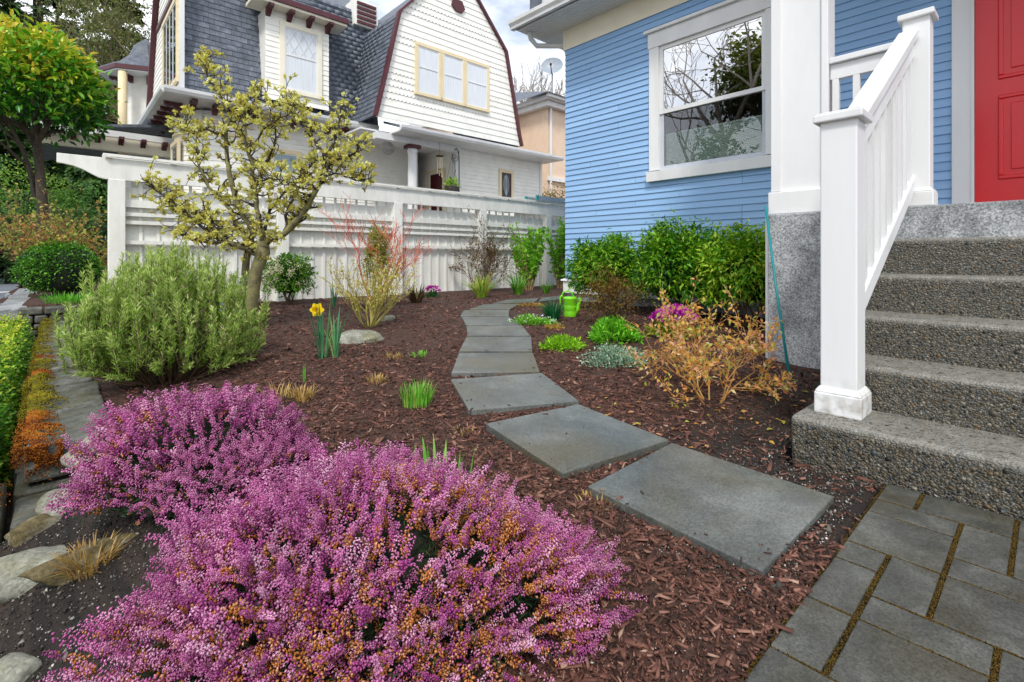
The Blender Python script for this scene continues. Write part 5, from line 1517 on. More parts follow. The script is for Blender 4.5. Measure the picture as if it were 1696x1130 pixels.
# ------------------------------------------------------------------ leafy shrubs
def leafy(name, label, cat, c, r, n, tmpl, wd, ln, m, seed, base=None, inner=.5, amp=.2, droop=0.0, group=None, stems=10, core=None, corem=None, stemm=None, clump=1, zmin=-.55, outd=.7, fspread=0.03, kind='stuff', parts=0, partname='leaf', leafname='foliage'):
    rng = np.random.default_rng(seed)
    c = np.asarray(c, float)
    if base is None:
        base = np.array([c[0], c[1], float(gz(c[0], c[1]))])
    t = plant(name, label, cat, base, group)
    P, D, rad = blob_pts(rng, n, c, r, inner, amp=amp, zmin=zmin)
    if stems:
        mb = MB()
        for k in range(stems):
            q = P[int(rng.integers(0, len(P)))]
            b = base + np.array([rng.normal() * r[0] * .12, rng.normal() * r[1] * .12, -.02])
            mb.tube([b, b * .5 + q * .5 + np.array([rng.normal() * .03, 0, r[2] * .12]), q], [.008, .006, .002], 5, cap=False)
        t.part('stems', mb, stemm or barkbrown)
    if core:
        cb = lumpy(rng, np.asarray(r) * core, amp=.06)
        cb.v = [tuple(np.array(v) + c) for v in cb.v]
        t.part('dark_core', cb, corem, smooth=True)
    if clump > 1:
        i = np.repeat(np.arange(len(P)), clump); N = len(i)
        ax = D[i] * outd + rand_dirs(rng, N) * .8
        j = np.tile(np.arange(clump), len(P))
        T = P[i] + rng.normal(size=(N, 3)) * fspread
        d = ax + np.array([0, 0, -droop])
        C = np.clip(np.repeat(rng.uniform(.1, .9, len(P)), clump) + rng.normal(size=N) * .12, 0, 1)
    else:
        N = len(P); T = P; d = D * outd + rand_dirs(rng, N) * .8 + np.array([0, 0, -droop])
        C = rng.uniform(0, 1, N)
    # leaf faces point upward, rolled and sized at random
    R = frames(d, rng, up=(0, 0, 1), roll=.9); S = s3(wd, ln, N, rng, .3)
    if parts:
        dist = np.linalg.norm(T, axis=1) - 0.0 * rad[0]
        facing = -(D[np.repeat(np.arange(len(P)), clump)] * (T / np.linalg.norm(T, axis=1, keepdims=True))).sum(1)
        score = dist - 0.8 * facing * max(r) - 0.3 * (rad[np.repeat(np.arange(len(P)), clump)])
        o = np.argsort(score); sel, rest = o[:parts], o[parts:]
        vm = [bulk(partname, tmpl[0], tmpl[1], np.zeros((1, 3)), np.eye(3)[None], np.array([[1., 1, 1]]), np.array([q])) for q in np.linspace(.05, .95, 7)]
        for q in sel:
            link(partname, vm[min(6, int(C[q] * 7))], m, t.o, loc=T[q] - base, rot=Matrix(R[q].tolist()).to_euler(), scale=S[q])
    else:
        rest = np.arange(N)
    addbulk(t, leafname, tmpl, T[rest], R[rest], S[rest], C[rest], m, kind=kind)
    return t, rng
def wpt(u, v, z):
    return w(u, v, z)
nand = leafm('nandina leaf', G('#1c4a0e', '#377516', '#5a9c20', '#8cc22e', '#bcd640'), trans=.4, rough=.35)
darkgreen = surf('painted inner shade', G('#0f1a0c', '#1b2a14'), scale=30, rough=.95, bump=1, bscale=60, bdist=.03)  # near-black green: the shrubs' inner shade put into a solid core's colour
NG = 'glossy green shrubs along the blue wall'
leafy('nandina_shrub', 'glossy green shrub at the blue house corner behind brown azalea', 'shrub', px(1008, 452, 5.75), (.46, .33, .40), 1050, LEAF4, .020, .062, nand, 41, group=NG, clump=8, droop=.35, amp=.27, core=.6, corem=darkgreen, fspread=.035)
leafy('nandina_shrub', 'middle glossy green shrub below the blue house window', 'shrub', px(1120, 452, 5.15), (.46, .33, .43), 1050, LEAF4, .020, .062, nand, 42, group=NG, clump=8, droop=.35, amp=.27, core=.6, corem=darkgreen, fspread=.035)
leafy('nandina_shrub', 'brightest glossy green shrub beside the turquoise stake', 'shrub', px(1238, 455, 4.7), (.42, .32, .42), 950, LEAF4, .020, .060, leafm('bright nandina leaf', G('#377516', '#5a9c20', '#8cc22e', '#b5d63c', '#d6dc50'), trans=.4, rough=.35), 43, group=NG, clump=8, droop=.35, amp=.27, core=.6, corem=darkgreen, fspread=.035)
leafy('azalea_shrub', 'small brown and bronze azalea in front of green shrubs', 'shrub', px(1012, 497, 4.65), (.30, .24, .27), 700, LEAF4, .009, .024, leafm('bronze leaf', G('#4a2f14', '#6b4a1c', '#8a6428', '#7d7a2c', '#5a6b2c'), trans=.25), 44, clump=5, inner=.3, stems=40, amp=.25, fspread=.02)
boxl = leafm('boxwood leaf', G('#1f4a10', '#3d7a1a', '#5f9e2a', '#86bc3c'), trans=.3, rough=.4)
leafy('boxwood_shrub', 'clipped round boxwood above the dry stone wall', 'shrub', px(98, 447, 7.6), (.50, .45, .40), 5200, LEAF4, .022, .036, boxl, 45, base=w(0.1, 10.2, .2), inner=.88, amp=.05, stems=0, core=.9, corem=darkgreen, clump=2, zmin=-.8)
# clipped hedge on the street side of the low wall
def hedge():
    rng = np.random.default_rng(46)
    t = Thing('box_hedge', 'clipped yellow green box hedge running beside the low wall', 'hedge', (-0.75, 5.8, -0.46))
    u0, u1, v0, v1, z0, z1 = -1.25, -0.24, 2.7, 8.2, -0.46, 0.08
    t.part('dark_core', MB().box(u0 + .06, u1 - .07, v0 + .06, v1, z0, z1 - .07), darkgreen)
    n = 30000
    face = rng.uniform(0, 1, n); a = rng.uniform(0, 1, n); b = rng.uniform(0, 1, n)
    vv = v0 + (v1 - v0) * a ** 1.4
    top = face < .45; side = (face >= .45) & (face < .9)
    U = np.where(top, u0 + (u1 - u0) * b, np.where(side, u1, u0 + (u1 - u0) * b)); V = np.where(top | side, vv, v0)
    Z = np.where(top, z1, z0 + (z1 - z0) * b ** .8); Z = np.where(face >= .9, z0 + (z1 - z0) * rng.uniform(0, 1, n), Z)
    wob = .035 * np.sin(V * 5.1) + .03 * np.sin(V * 11 + U * 7)
    Z = Z + np.where(top, wob, 0); U = U + np.where(side, wob, 0) - np.where(side, .10 * ((Z - z0) / (z1 - z0)) ** 6, 0)
    P = np.stack([U, V, Z], 1) + rng.normal(size=(n, 3)) * .02
    N = np.where(top[:, None], [[0, 0, 1.]], np.where(side[:, None], [[1., 0, 0]], [[0, -1., 0]]))
    d = N * .8 + rand_dirs(rng, n) * .8
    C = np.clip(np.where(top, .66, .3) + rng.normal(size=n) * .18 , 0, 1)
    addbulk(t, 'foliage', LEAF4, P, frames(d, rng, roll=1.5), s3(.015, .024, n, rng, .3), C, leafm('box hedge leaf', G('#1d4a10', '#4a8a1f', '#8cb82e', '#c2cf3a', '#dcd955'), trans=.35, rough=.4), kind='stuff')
hedge()
# pieris by the fence
t, rng = leafy('pieris_shrub', 'rounded shrub with hanging cream flowers against the fence', 'shrub', px(478, 462, 6.35), (.30, .28, .33), 620, LEAF4, .018, .055, leafm('pieris leaf', G('#28520f', '#3f7a1a', '#6a9e2a', '#94b845'), trans=.3), 47, clump=5, core=.6, corem=darkgreen, fspread=.02)
P, D, _ = blob_pts(rng, 90, px(470, 466, 6.3), (.30, .28, .30), .9)
P = P[D[:, 1] < .2]; n = len(P) * 22; i = np.repeat(np.arange(len(P)), 22)
T = P[i] + rng.normal(size=(n, 3)) * .018; T[:, 2] -= np.abs(rng.normal(size=n)) * .03
addbulk(t, 'blossom', OCT, T, frames(rand_dirs(rng, n)), rng.uniform(.008, .014, n), rng.uniform(0, 1, n), leafm('cream bell', G('#d8d2b0', '#eeeacb'), trans=.3), kind='stuff')

# bare branched shrubs
def twiggy(name, label, base, stems, L, r, m, seed, depth=3, nch=3, spread=.6, trop=.15, leaves=None, lean=.5, nseg=5, wander=.3, shrink=.68, group=None, minr=.0016, cat='shrub', leafn=1, hmul=1.0, parts=0):
    rng = np.random.default_rng(seed)
    t = plant(name, label, cat, base, group)
    tips = []; allp = []; mb = MB()
    for k in range(stems):
        a = rng.uniform(0, 6.283); d = np.array([math.cos(a) * lean, math.sin(a) * lean, 1])
        grow(mb, np.asarray(base) + np.array([math.cos(a) * .03, math.sin(a) * .03, -.02]), d, L * rng.uniform(.75, 1.15), r, depth, rng, tips, nseg, wander, trop, nch, spread, shrink, 6, minr, allp)
    t.part('branches', mb, m)
    if leaves:
        lm, wd, ln, dens, tm, dmax = leaves
        Q = [(p, d) for p, d, dep in allp if dep <= dmax]
        idx = rng.integers(0, len(Q), int(dens))
        P = np.array([Q[i][0] for i in idx]); D = np.array([Q[i][1] for i in idx])
        n = len(P) * leafn; P = np.repeat(P, leafn, 0) + rng.normal(size=(n, 3)) * .012; D = np.repeat(D, leafn, 0)
        d = D * .5 + rand_dirs(rng, n, .2)
        C = rng.uniform(0, 1, n); R = frames(d, rng, roll=1.2); S = s3(wd, ln, n, rng, .35)
        sel = np.arange(n)[:parts]; rest = np.arange(n)[parts:]
        if parts:
            vm = [bulk('leaf', tm[0], tm[1], np.zeros((1, 3)), np.eye(3)[None], np.array([[1., 1, 1]]), np.array([q])) for q in np.linspace(.05, .95, 7)]
            for q in sel:
                link('leaf', vm[min(6, int(C[q] * 7))], lm, t.o, loc=P[q] - t.base, rot=Matrix(R[q].tolist()).to_euler(), scale=S[q])
        if len(rest):
            addbulk(t, 'foliage', tm, P[rest], R[rest], S[rest], C[rest], lm, kind='stuff')
    return t, rng, tips, allp
# orange leaved blueberry by the steps
bl_b = pxg(1178, 668)
orl = leafm('blueberry leaf', G('#e6a286', '#eeb26a', '#e8a248', '#e2c058', '#b8c650', '#f2d6b0', '#d47a38'), trans=.5, rough=.45)
twiggy('blueberry_bush', 'sparse bush with orange and pink leaves beside the steps', bl_b, 8, .34, .0055, surf('reddish twig', G('#8f6c40', '#b8854a', '#a0a058'), scale=25, rough=.7), 51, depth=3, nch=3, spread=.75, trop=.05, leaves=(orl, .014, .027, 2000, LEAF4, 1), lean=.85, wander=.45, shrink=.70, minr=.0014, parts=260)
# red twigged maple and its companions by the fence
mp_b = pxg(622, 508)
twiggy('coral_maple', 'leafless young maple with coral red twigs against the white fence', mp_b, 4, .70, .014, surf('coral bark', G('#b0622c', '#c4553a', '#d0574a'), scale=6, rough=.6), 52, depth=4, nch=3, spread=.62, trop=.13, lean=.52, wander=.26, shrink=.66, minr=.0022, cat='tree',
       leaves=(leafm('new maple leaf', G('#d8c23a', '#c9b84a', '#d87a4a'), trans=.3), .014, .02, 90, LEAF4, 0))
tg_b = pxg(612, 541)
twiggy('twiggy_shrub', 'pale green stemmed shrub with tiny yellow leaves behind the rock', tg_b, 17, .40, .008, surf('olive stem', G('#8a8440', '#a59a55'), scale=15, rough=.7), 53, depth=2, nch=3, spread=.5, trop=.12, lean=.75, leaves=(leafm('olive yellow leaf', G('#a8a43a', '#c2bc55', '#d8cf7a', '#b0783a'), trans=.3), .012, .022, 2200, LEAF4, 1), wander=.3, minr=.0018)
leafy('ivy_clump', 'dense yellow green evergreen around the maple trunk', 'shrub', px(626, 432, 5.95), (.17, .15, .42), 700, LEAF4, .016, .03, leafm('yellow green leaf', G('#5a6b1f', '#8a9a35', '#b3b350', '#a07a35'), trans=.3), 54, clump=4, inner=.4, stems=10, fspread=.02)
# shrubs at the far end of the fence
dk_b = w(5.4, 6.75, .2)
twiggy('barberry_shrub', 'dark reddish twiggy shrub in front of the far fence', dk_b, 12, .62, .008, surf('dark red twig', G('#4a2f24', '#6b4436'), scale=15, rough=.8), 55, depth=3, nch=3, spread=.6, trop=.08, lean=.6, leaves=(leafm('dark olive leaf', G('#4a3a1c', '#5f5a24', '#6b6b2c', '#8a5a35'), trans=.2), .016, .028, 2600, LEAF4, 2), wander=.3, minr=.0025)
lil = leafm('lime leaf', G('#4f9a14', '#74c01f', '#97d836', '#b5e355'), trans=.4, rough=.45)
for k, (u, v, hgt, sd, lab) in enumerate([(6.35, 6.45, .92, 56, 'upright lime green shrub left of the blue house corner'), (7.2, 6.45, 1.0, 57, 'tall lime green shrub touching the blue house corner edge')]):
    rng = np.random.default_rng(sd); b = w(u, v, .2)
    t = plant('lilac_shrub', lab, 'shrub', b, 'lime green shrubs at the end of the fence')
    mb = MB(); P, D = [], []
    for s in range(26):
        a = rng.uniform(0, 6.28); tip = b + np.array([math.cos(a) * .50 * rng.uniform(.1, 1), math.sin(a) * .34 * rng.uniform(.1, 1), hgt * rng.uniform(.7, 1.3)])
        mid = (b + tip) / 2 + rng.normal(size=3) * .04
        mb.tube([b + np.array([math.cos(a) * .06, math.sin(a) * .06, -.02]), mid, tip], [.010, .007, .004], 5, cap=False)
        for q in np.linspace(.25, 1, 13):
            pt = mid + (tip - mid) * (q * 2 - 1) if q > .5 else b + (mid - b) * q * 2
            for j in range(4):
                P.append(pt + rng.normal(size=3) * .02); D.append(rand_dirs(rng, 1, .5)[0])
    t.part('stems', mb, surf('tan stem', G('#8a6f4c', '#a58a64'), rough=.8))
    n = len(P)
    addbulk(t, 'foliage', LEAF8, np.array(P), frames(np.array(D), rng, roll=1.2), s3(.045, .075, n, rng, .3), rng.uniform(0, 1, n), lil, kind='stuff')

# strap-leaved clumps
def clump(name, label, cat, base, n, L, wd, m, seed, spreadr=.03, arch=.6, group=None, individual=True, up=1.0):
    rng = np.random.default_rng(seed)
    t = plant(name, label, cat, base, group)
    rosette(t, 'blade', rng, n, L, wd, m, base, spreadr, arch, up=up, individual=individual)
    return t, rng
day = leafm('daylily blade', G('#4f8a1c', '#7aae2c', '#a5c84a', '#c4d46a', '#c9a24a'), trans=.35)
clump('daylily_clump', 'arching yellow green daylily clump before the dark shrub', 'plant', pxg(797, 493), 110, .42, .014, day, 61, .07, 1.1, group='daylily clumps along the fence')
clump('daylily_clump', 'greener daylily clump under the first lime shrub', 'plant', pxg(858, 488), 80, .40, .014, leafm('green daylily blade', G('#3f7a1a', '#5f9a26', '#86b83a'), trans=.35), 62, .06, 1.0, group='daylily clumps along the fence')
clump('daylily_clump', 'small daylily tuft nearest the blue house corner', 'plant', pxg(905, 486), 45, .25, .012, leafm('green daylily blade', []), 63, .05, .8, group='daylily clumps along the fence')
clump('grass_tuft', 'dark blue green fine grass tuft beside the watering can', 'plant', pxg(915, 532), 260, .24, .004, leafm('deep green grass', G('#0f4a2a', '#1a6b3a', '#2c8a4a'), trans=.3), 64, .06, .9, individual=False)
lime = leafm('lime sedum', G('#6fae14', '#92cf22', '#b3e33a'), trans=.35)
def cushion(name, label, base, rx, ry, h, n, ln, wd, m, seed, cat='plant', group=None, tmpl=LEAF4, upb=.6, indiv=0):
    rng = np.random.default_rng(seed)
    t = plant(name, label, cat, base, group)
    P, D, _ = blob_pts(rng, n, np.asarray(base) + np.array([0, 0, -.01]), (rx, ry, h), .35, amp=.25, zmin=0.0)
    d = D * .7 + rand_dirs(rng, len(P), upb) * .7
    addbulk(t, 'foliage', tmpl, P, frames(d, rng, roll=1.2), s3(wd, ln, len(P), rng, .3), rng.uniform(0, 1, len(P)), m, kind='stuff')
    return t, rng
cushion('sedum_cushion', 'low lime green leafy cushion nearest the path', pxg(930, 577), .17, .11, .085, 900, .034, .009, lime, 65, group='leafy cushions in the mulch')
cushion('sedum_cushion', 'taller bright green leafy cushion before the brown azalea', pxg(1016, 564), .20, .15, .17, 1100, .055, .013, leafm('bright green leaf', G('#55a518', '#74c924', '#9ade45'), trans=.35), 66, group='leafy cushions in the mulch')
cushion('sedum_cushion', 'silvery grey green cushion with tiny rosettes', pxg(1020, 603), .22, .14, .13, 2600, .016, .010, leafm('silver sedum', G('#5f8a6a', '#82a888', '#a5c2a5', '#c3d3bb'), trans=.2), 67, group='leafy cushions in the mulch')
t, rng = cushion('candytuft', 'white flowered green groundcover at the path edge', pxg(884, 537), .26, .13, .08, 1300, .028, .009, leafm('fresh green leaf', G('#55a51c', '#7fc730', '#a3d84f'), trans=.35), 68)
P, D, _ = blob_pts(rng, 90, t.base, (.27, .13, .10), .9, zmin=.2)
addbulk(t, 'blossom', LEAF4, P, frames(rand_dirs(rng, len(P), 1), rng), s3(.016, .016, len(P), rng), rng.uniform(0, 1, len(P)), leafm('white petal', G('#d8dce3', '#f0f2f5'), trans=.3))
cushion('tan_sedum', 'low tan and rust groundcover near the white flowers', pxg(920, 546), .10, .07, .06, 420, .020, .007, leafm('rust sedum', G('#a8742c', '#c49a45', '#a8a845'), trans=.3), 69)
cushion('rusty_sedum', 'flat rusty groundcover inside the path curve', pxg(880, 508), .20, .11, .05, 420, .022, .008, leafm('rust sedum', []), 70)
t, rng = cushion('primrose', 'clump of magenta flowers behind the orange bush', pxg(1112, 556), .22, .15, .14, 900, .05, .016, leafm('primrose leaf', G('#5f8a1c', '#8aa52c', '#b3b040'), trans=.3), 71)
P, D, _ = blob_pts(rng, 700, t.base + np.array([.02, 0, .13]), (.21, .13, .10), .8, zmin=.15)
addbulk(t, 'blossom', LEAF8, P, frames(D + rand_dirs(rng, len(P)) * .7, rng, roll=2), s3(.022, .026, len(P), rng), rng.uniform(0, 1, len(P)), leafm('magenta petal', G('#a5128f', '#c92bb3', '#dd6acb'), trans=.35))
t, rng = cushion('violet_flower', 'small violet flowering plant below the fence', pxg(716, 493), .10, .09, .10, 260, .05, .014, leafm('dark plant leaf', G('#1f4a2a', '#2f6b35', '#4a8a45'), trans=.3), 72)
P, D, _ = blob_pts(rng, 120, t.base + np.array([0, 0, .10]), (.10, .08, .07), .7, zmin=.0)
addbulk(t, 'blossom', LEAF8, P, frames(D + rand_dirs(rng, len(P)) * .5, rng, roll=2), s3(.026, .03, len(P), rng), rng.uniform(0, 1, len(P)), leafm('magenta petal', []))
clump('fern_clump', 'withered brown fern clump below the fence', 'plant', pxg(690, 502), 70, .28, .022, leafm('dead fern', G('#3a2a1c', '#5a4430', '#7a6648', '#6b6b35'), trans=.2), 73, .06, 1.3)
clump('chive_clump', 'fresh green chive tuft alone in the mulch', 'plant', pxg(691, 671), 190, .125, .0042, leafm('chive blade', G('#3f8a1f', '#62b02f', '#8acb4a', '#b9b86a'), trans=.35), 74, .075, .45, individual=False)
clump('iris_clump', 'green sword leaves rising behind the large heather', 'plant', np.append(px(728, 830, 1.62)[:2], 0.0), 24, .20, .012, leafm('iris blade', G('#4f9a2a', '#74b845', '#a0cf6a'), trans=.35), 75, .09, .3)
clump('sprout', 'single thin green sprout in the mulch', 'plant', pxg(503, 632), 6, .12, .007, leafm('iris blade', []), 76, .01, .15)
straw = leafm('straw', G('#8a6a3a', '#b8924f', '#d0b070', '#9a8a3a'), trans=.3)
GT = 'dried grass tufts in the bark mulch'
for k, (x, y, n, L, lab) in enumerate([(625, 634, 60, .06, 'dried tan grass tuft left of the chives'), (652, 594, 45, .05, 'small yellowish grass tuft above the tan tuft'), (500, 662, 90, .09, 'brown dried stubble beside the purple heather'),
                                      (770, 716, 26, .035, 'yellow seedlings left of the second slab'), (985, 834, 30, .03, 'pale weed at the corner of the nearest slab'), (458, 662, 40, .10, 'dark dried stalks at the edge of the purple heather')]):
    clump('grass_tuft', lab, 'plant', pxg(x, y), n, L, .004, straw, 80 + k, .06, .9, group=GT, individual=False)
clump('grass_tuft', 'flat green weed tuft between dried grass and path', 'plant', pxg(692, 590), 40, .05, .008, leafm('chive blade', []), 90, .06, 1.2, group=GT, individual=False)
for k, (x, y, lab) in enumerate([(78, 835, 'pale straw tuft by the end of the low wall'), (150, 945, 'straw tuft with green shoots between left rocks')]):
    clump('straw_tuft', lab, 'plant', pxg(x, y), 150, .10, .003, straw, 92 + k, .05, 1.2, group='straw tufts on the rocky bank', individual=False)
leafy('dead_perennial', 'dried brown twiggy stalks at the fruit tree base', 'plant', px(432, 505, 4.75), (.10, .10, .16), 160, LEAF4, .008, .02, leafm('bronze leaf', []), 95, stems=30, inner=.2)

# daffodil
db = pxg(535, 592)
dt, rng = clump('daffodil', 'single yellow daffodil with grey green leaves in the mulch', 'daffodil', db, 16, .40, .013, leafm('daffodil leaf', G('#2f6b4a', '#4a8a5f', '#6fa56f', '#8fbb6a'), trans=.3), 97, .035, .35)
rosette(dt, 'blade', rng, 8, .36, .013, MATS['daffodil leaf'], pxg(556, 592), .015, .55)
fp_ = px(526, 513, db[1])
dt.part('stalk', MB().tube([db, (db + fp_) / 2 + np.array([-.01, 0, .02]), fp_ + np.array([0, .02, -.01])], .004, 6), MATS['daffodil leaf'], smooth=True)
yel = leafm('daffodil petal', G('#e8c40a', '#f5d810', '#f7e23a'), trans=.35, rough=.5)
for k in range(6):
    a = k * math.pi / 3
    d = np.array([math.cos(a) * .9, -.25, math.sin(a) * .9])
    me = bulk('petal', *LEAF8, np.array([fp_ - dt.base]), frames(np.array([d]), up=(0, -1, 0)), np.array([[.045, .055, .03]]), np.array([.6]))
    link('petal', me, yel, dt.o)
R = frames(np.array([[0, -1., 0]]))[0]
tr = MB(); prof = [(.012, 0), (.015, .015), (.018, .03), (.026, .04)]
vs = [fp_ + np.array([r_ * math.cos(a), -l_, r_ * math.sin(a)]) for r_, l_ in prof for a in np.linspace(0, 6.283, 12, endpoint=False)]
tr.add(vs, [(i * 12 + j, i * 12 + (j + 1) % 12, (i + 1) * 12 + (j + 1) % 12, (i + 1) * 12 + j) for i in range(3) for j in range(12)])
dt.part('trumpet', tr, yel, smooth=True)
clump('daffodil_leaves', 'flowerless daffodil leaves near the fence', 'plant', pxg(552, 510), 10, .34, .014, MATS['daffodil leaf'], 98, .03, .3)
# narcissus and grass on top of the far stone wall
t, rng = clump('narcissus_clump', 'white narcissus clump beside the road', 'daffodil', w(-0.75, 11.0, -.40), 60, .60, .016, leafm('iris blade', []), 99, .22, .7)
P = t.base + np.stack([rng.normal(size=9) * .12, rng.normal(size=9) * .12, rng.uniform(.55, .7, 9)], 1); n = 9 * 12; i = np.repeat(np.arange(9), 12)
addbulk(t, 'blossom', LEAF8, P[i], frames(rand_dirs(rng, n)), s3(.035, .05, n, rng), rng.uniform(0, 1, n), leafm('white petal', []))
clump('grass_clump', 'fresh green grass below the clipped boxwood', 'plant', w(0.15, 8.85, .2), 240, .16, .008, leafm('grass blade', G('#3f8a1a', '#5fae28', '#86cb45'), trans=.35), 100, .25, 1.2, individual=False)

# ------------------------------------------------------------------ rocks
rr_ = np.random.default_rng(55)
def rock(label, c, r, m, rot=0, seed=None, amp=.13):
    mb = lumpy(np.random.default_rng(seed), r, amp=amp, rings=26, seg=40, facets=9)
    o = link('rock', mb.mesh('rock'), m, loc=c, rot=(0, 0, rot), smooth=True)
    return tag(o, label, 'rock', 'rocks in the planting bed')
rock('flat grey rock behind the daffodil', pxg(598, 567) + np.array([0, .05, .02]), (.19, .13, .075), stonem, .1, 1)
rock('pale angular rock at the left edge of the bank', pxg(40, 960) + np.array([0, .03, .0]), (.16, .12, .075), stonem, .5, 2)
rock('long brown rock between straw tufts on the bank', pxg(160, 925) + np.array([0, .0, .0]), (.20, .055, .05), brownstone, .75, 3)
rock('grey rock under the left side of purple heather', pxg(112, 840) + np.array([0, .0, .01]), (.09, .07, .07), stonem, .2, 4)
rock('rounded tan boulder against the end of the low wall', pxg(165, 790) + np.array([.02, .08, .06]), (.17, .10, .10), stonem, .5, 5)
rock('small pale rock at the bottom left corner', pxg(18, 1128) + np.array([-.02, 0, 0]), (.10, .06, .045), stonem, .2, 6)
rock('mossy upright rock left of the grey bank rock', pxg(50, 890) + np.array([-.01, .05, .0]), (.12, .06, .06), brownstone, 1.0, 7)
rock('small grey stone at the foot of the olive shrub', pxg(640, 530), (.09, .06, .05), stonem, .3, 8)

# ------------------------------------------------------------------ watering can
def watering_can():
    b = pxg(944, 525)
    t = Thing('watering_can', 'bright lime green plastic watering can by the house corner', 'watering can', b, grid=False, rotz=None)
    gm = surf('lime plastic', G('#6fc41c', '#7dd022'), scale=3, rough=.35, spec=.5)
    x, y, z = b
    body = MB().lathe([(.001, z), (.080, z), (.083, z + .01), (.084, z + .07), (.082, z + .074), (.085, z + .078), (.086, z + .14), (.084, z + .144), (.087, z + .148), (.089, z + .215), (.093, z + .22), (.093, z + .232), (.080, z + .245), (.05, z + .25), (.001, z + .25)], 28, x, y, 1.0, .8)
    bo = t.part('body', body, gm, smooth=True)
    hp = [(x - .088, y, z + .225), (x - .105, y, z + .27), (x - .085, y, z + .305), (x - .035, y, z + .318), (x + .02, y, z + .30), (x + .055, y, z + .245)]
    t.part('top_handle', MB().tube(hp, .010, 8), gm, smooth=True)
    t.part('back_handle', MB().tube([(x - .102, y, z + .27), (x - .128, y, z + .24), (x - .128, y, z + .15), (x - .083, y, z + .08)], .010, 8), gm, smooth=True)
    t.part('spout', MB().tube([(x + .068, y, z + .04), (x + .105, y, z + .10), (x + .122, y, z + .18), (x + .140, y, z + .235)], [.036, .030, .024, .020], 10), gm, smooth=True)
    t.part('rose', MB().tube([(x + .140, y, z + .235), (x + .146, y, z + .248)], [.020, .027], 10), gm)
watering_can()
bpy.data.objects['watering_can'].scale = (.78, .78, .84)

# ------------------------------------------------------------------ bark chips and grit
def chips():
    rng = np.random.default_rng(91)
    n = 105000
    r = np.exp(rng.uniform(math.log(.75), math.log(8.0), n)); a = rng.uniform(-.88, .83, n)
    x = r * np.sin(a); y = r * np.cos(a); u, v = uv(x, y)
    ok = (y > .6) & (v < 7.15) & ~((v < .399) & (u < 2.2)) & ~((u > 2.15) & (v < .74)) & ~((u > 3.66) & (v < 1.4)) & ~((u > 5.25) & (v < 4.7))
    ok &= ~((u < .30) & (v > 2.5)) & ~((u < .45) & (v <= 2.5))
    onslab = np.full(n, np.nan)
    for p, c in zip(SLABPOLY, SLABC):
        ins = in_poly(x, y, p, 0.01)
        core = in_poly(x, y, p, -0.16)
        ok &= ~ins | (rng.uniform(0, 1, n) < np.where(core, .003, .035))
        onslab = np.where(ins, c[0] * x + c[1] * y + c[2] + .003, onslab)
    # thin soil near the patio and the steps, where chips are sparse
    soil = np.clip((.75 - np.abs(v - .6)) / .4, 0, 1) * np.clip((u - 1.35) / .4, 0, 1)
    ok &= rng.uniform(0, 1, n) > soil * .62
    ok &= (r < 4) | (rng.uniform(0, 1, n) < .6)
    patch = np.sin(x * 3.1 + 1) * np.sin(y * 2.7) + .6 * np.sin(x * 7 + y * 5)
    ok &= rng.uniform(0, 1, n) > np.clip(.1 + .5 * patch, 0, .72)
    x, y, r, onslab = x[ok], y[ok], r[ok], onslab[ok]; n = len(x)
    z = np.where(np.isnan(onslab), gzn(x, y) + rng.uniform(-.004, .010, n), onslab)
    k = np.clip(.85 + .22 * (r - 1.0), .85, 1.9)
    L = rng.lognormal(math.log(.017), .55, n) * k; W = np.clip(L * rng.uniform(.13, .34, n), .0025, .016); H = rng.uniform(.002, .006, n) * k
    sl_ = ~np.isnan(onslab); L = np.where(sl_, L * .6, L); W = np.where(sl_, W * .6, W); H = np.where(sl_, .0025, H)
    d = rand_dirs(rng, n); d[:, 2] *= np.where(sl_, .02, .22)
    R = frames(d, rng, roll=.3)
    tv = np.array([(-.5, 0, -.5), (.42, .05, -.5), (.30, 1, -.5), (-.36, .9, -.5), (-.42, .03, .5), (.5, .0, .4), (.22, .95, .3), (-.30, 1, .45)]); tv[:, 1] -= .5
    tf = [(4, 5, 6, 7), (0, 1, 5, 4), (1, 2, 6, 5), (2, 3, 7, 6), (3, 0, 4, 7)]
    C = np.clip(rng.beta(1.6, 3.3, n), 0, 1)
    me = bulk('bark_chips', tv, tf, np.stack([x, y, z], 1), R, np.stack([W, L, H], 1), C)
    o = link('bark_chips', me, leafm('bark chip', G('#281912', '#452c22', '#5f3d31', '#785246', '#926e5d', '#bba08c'), trans=0, rough=.75), kind='stuff')
    tag(o, 'reddish brown bark chips covering the planting bed', 'mulch')
    nf = 30000                                   # crumbled fines between the chips
    r = np.exp(rng.uniform(math.log(.75), math.log(4.5), nf)); a = rng.uniform(-.88, .83, nf)
    x = r * np.sin(a); y = r * np.cos(a); u, v = uv(x, y)
    ok = (v > .40) & ~((u > 2.15) & (v < .74)) & (u < 3.6) & (u > .45)
    for p in SLABPOLY:
        ok &= ~in_poly(x, y, p, 0.012) | (rng.uniform(0, 1, nf) < .02)
    x, y = x[ok], y[ok]; nf = len(x)
    s = rng.lognormal(math.log(.0042), .5, nf)
    me = bulk('bark_fines', *TET, np.stack([x, y, gzn(x, y) + rng.uniform(0, .008, nf)], 1), frames(rand_dirs(rng, nf), rng, roll=3), np.stack([s, s * rng.uniform(1, 3.5, nf), s * .7], 1), rng.beta(1.4, 2.2, nf))
    tag(link('bark_fines', me, MATS['bark chip'], kind='stuff'), 'fine crumbled bark dust between the larger chips', 'mulch')
chips()
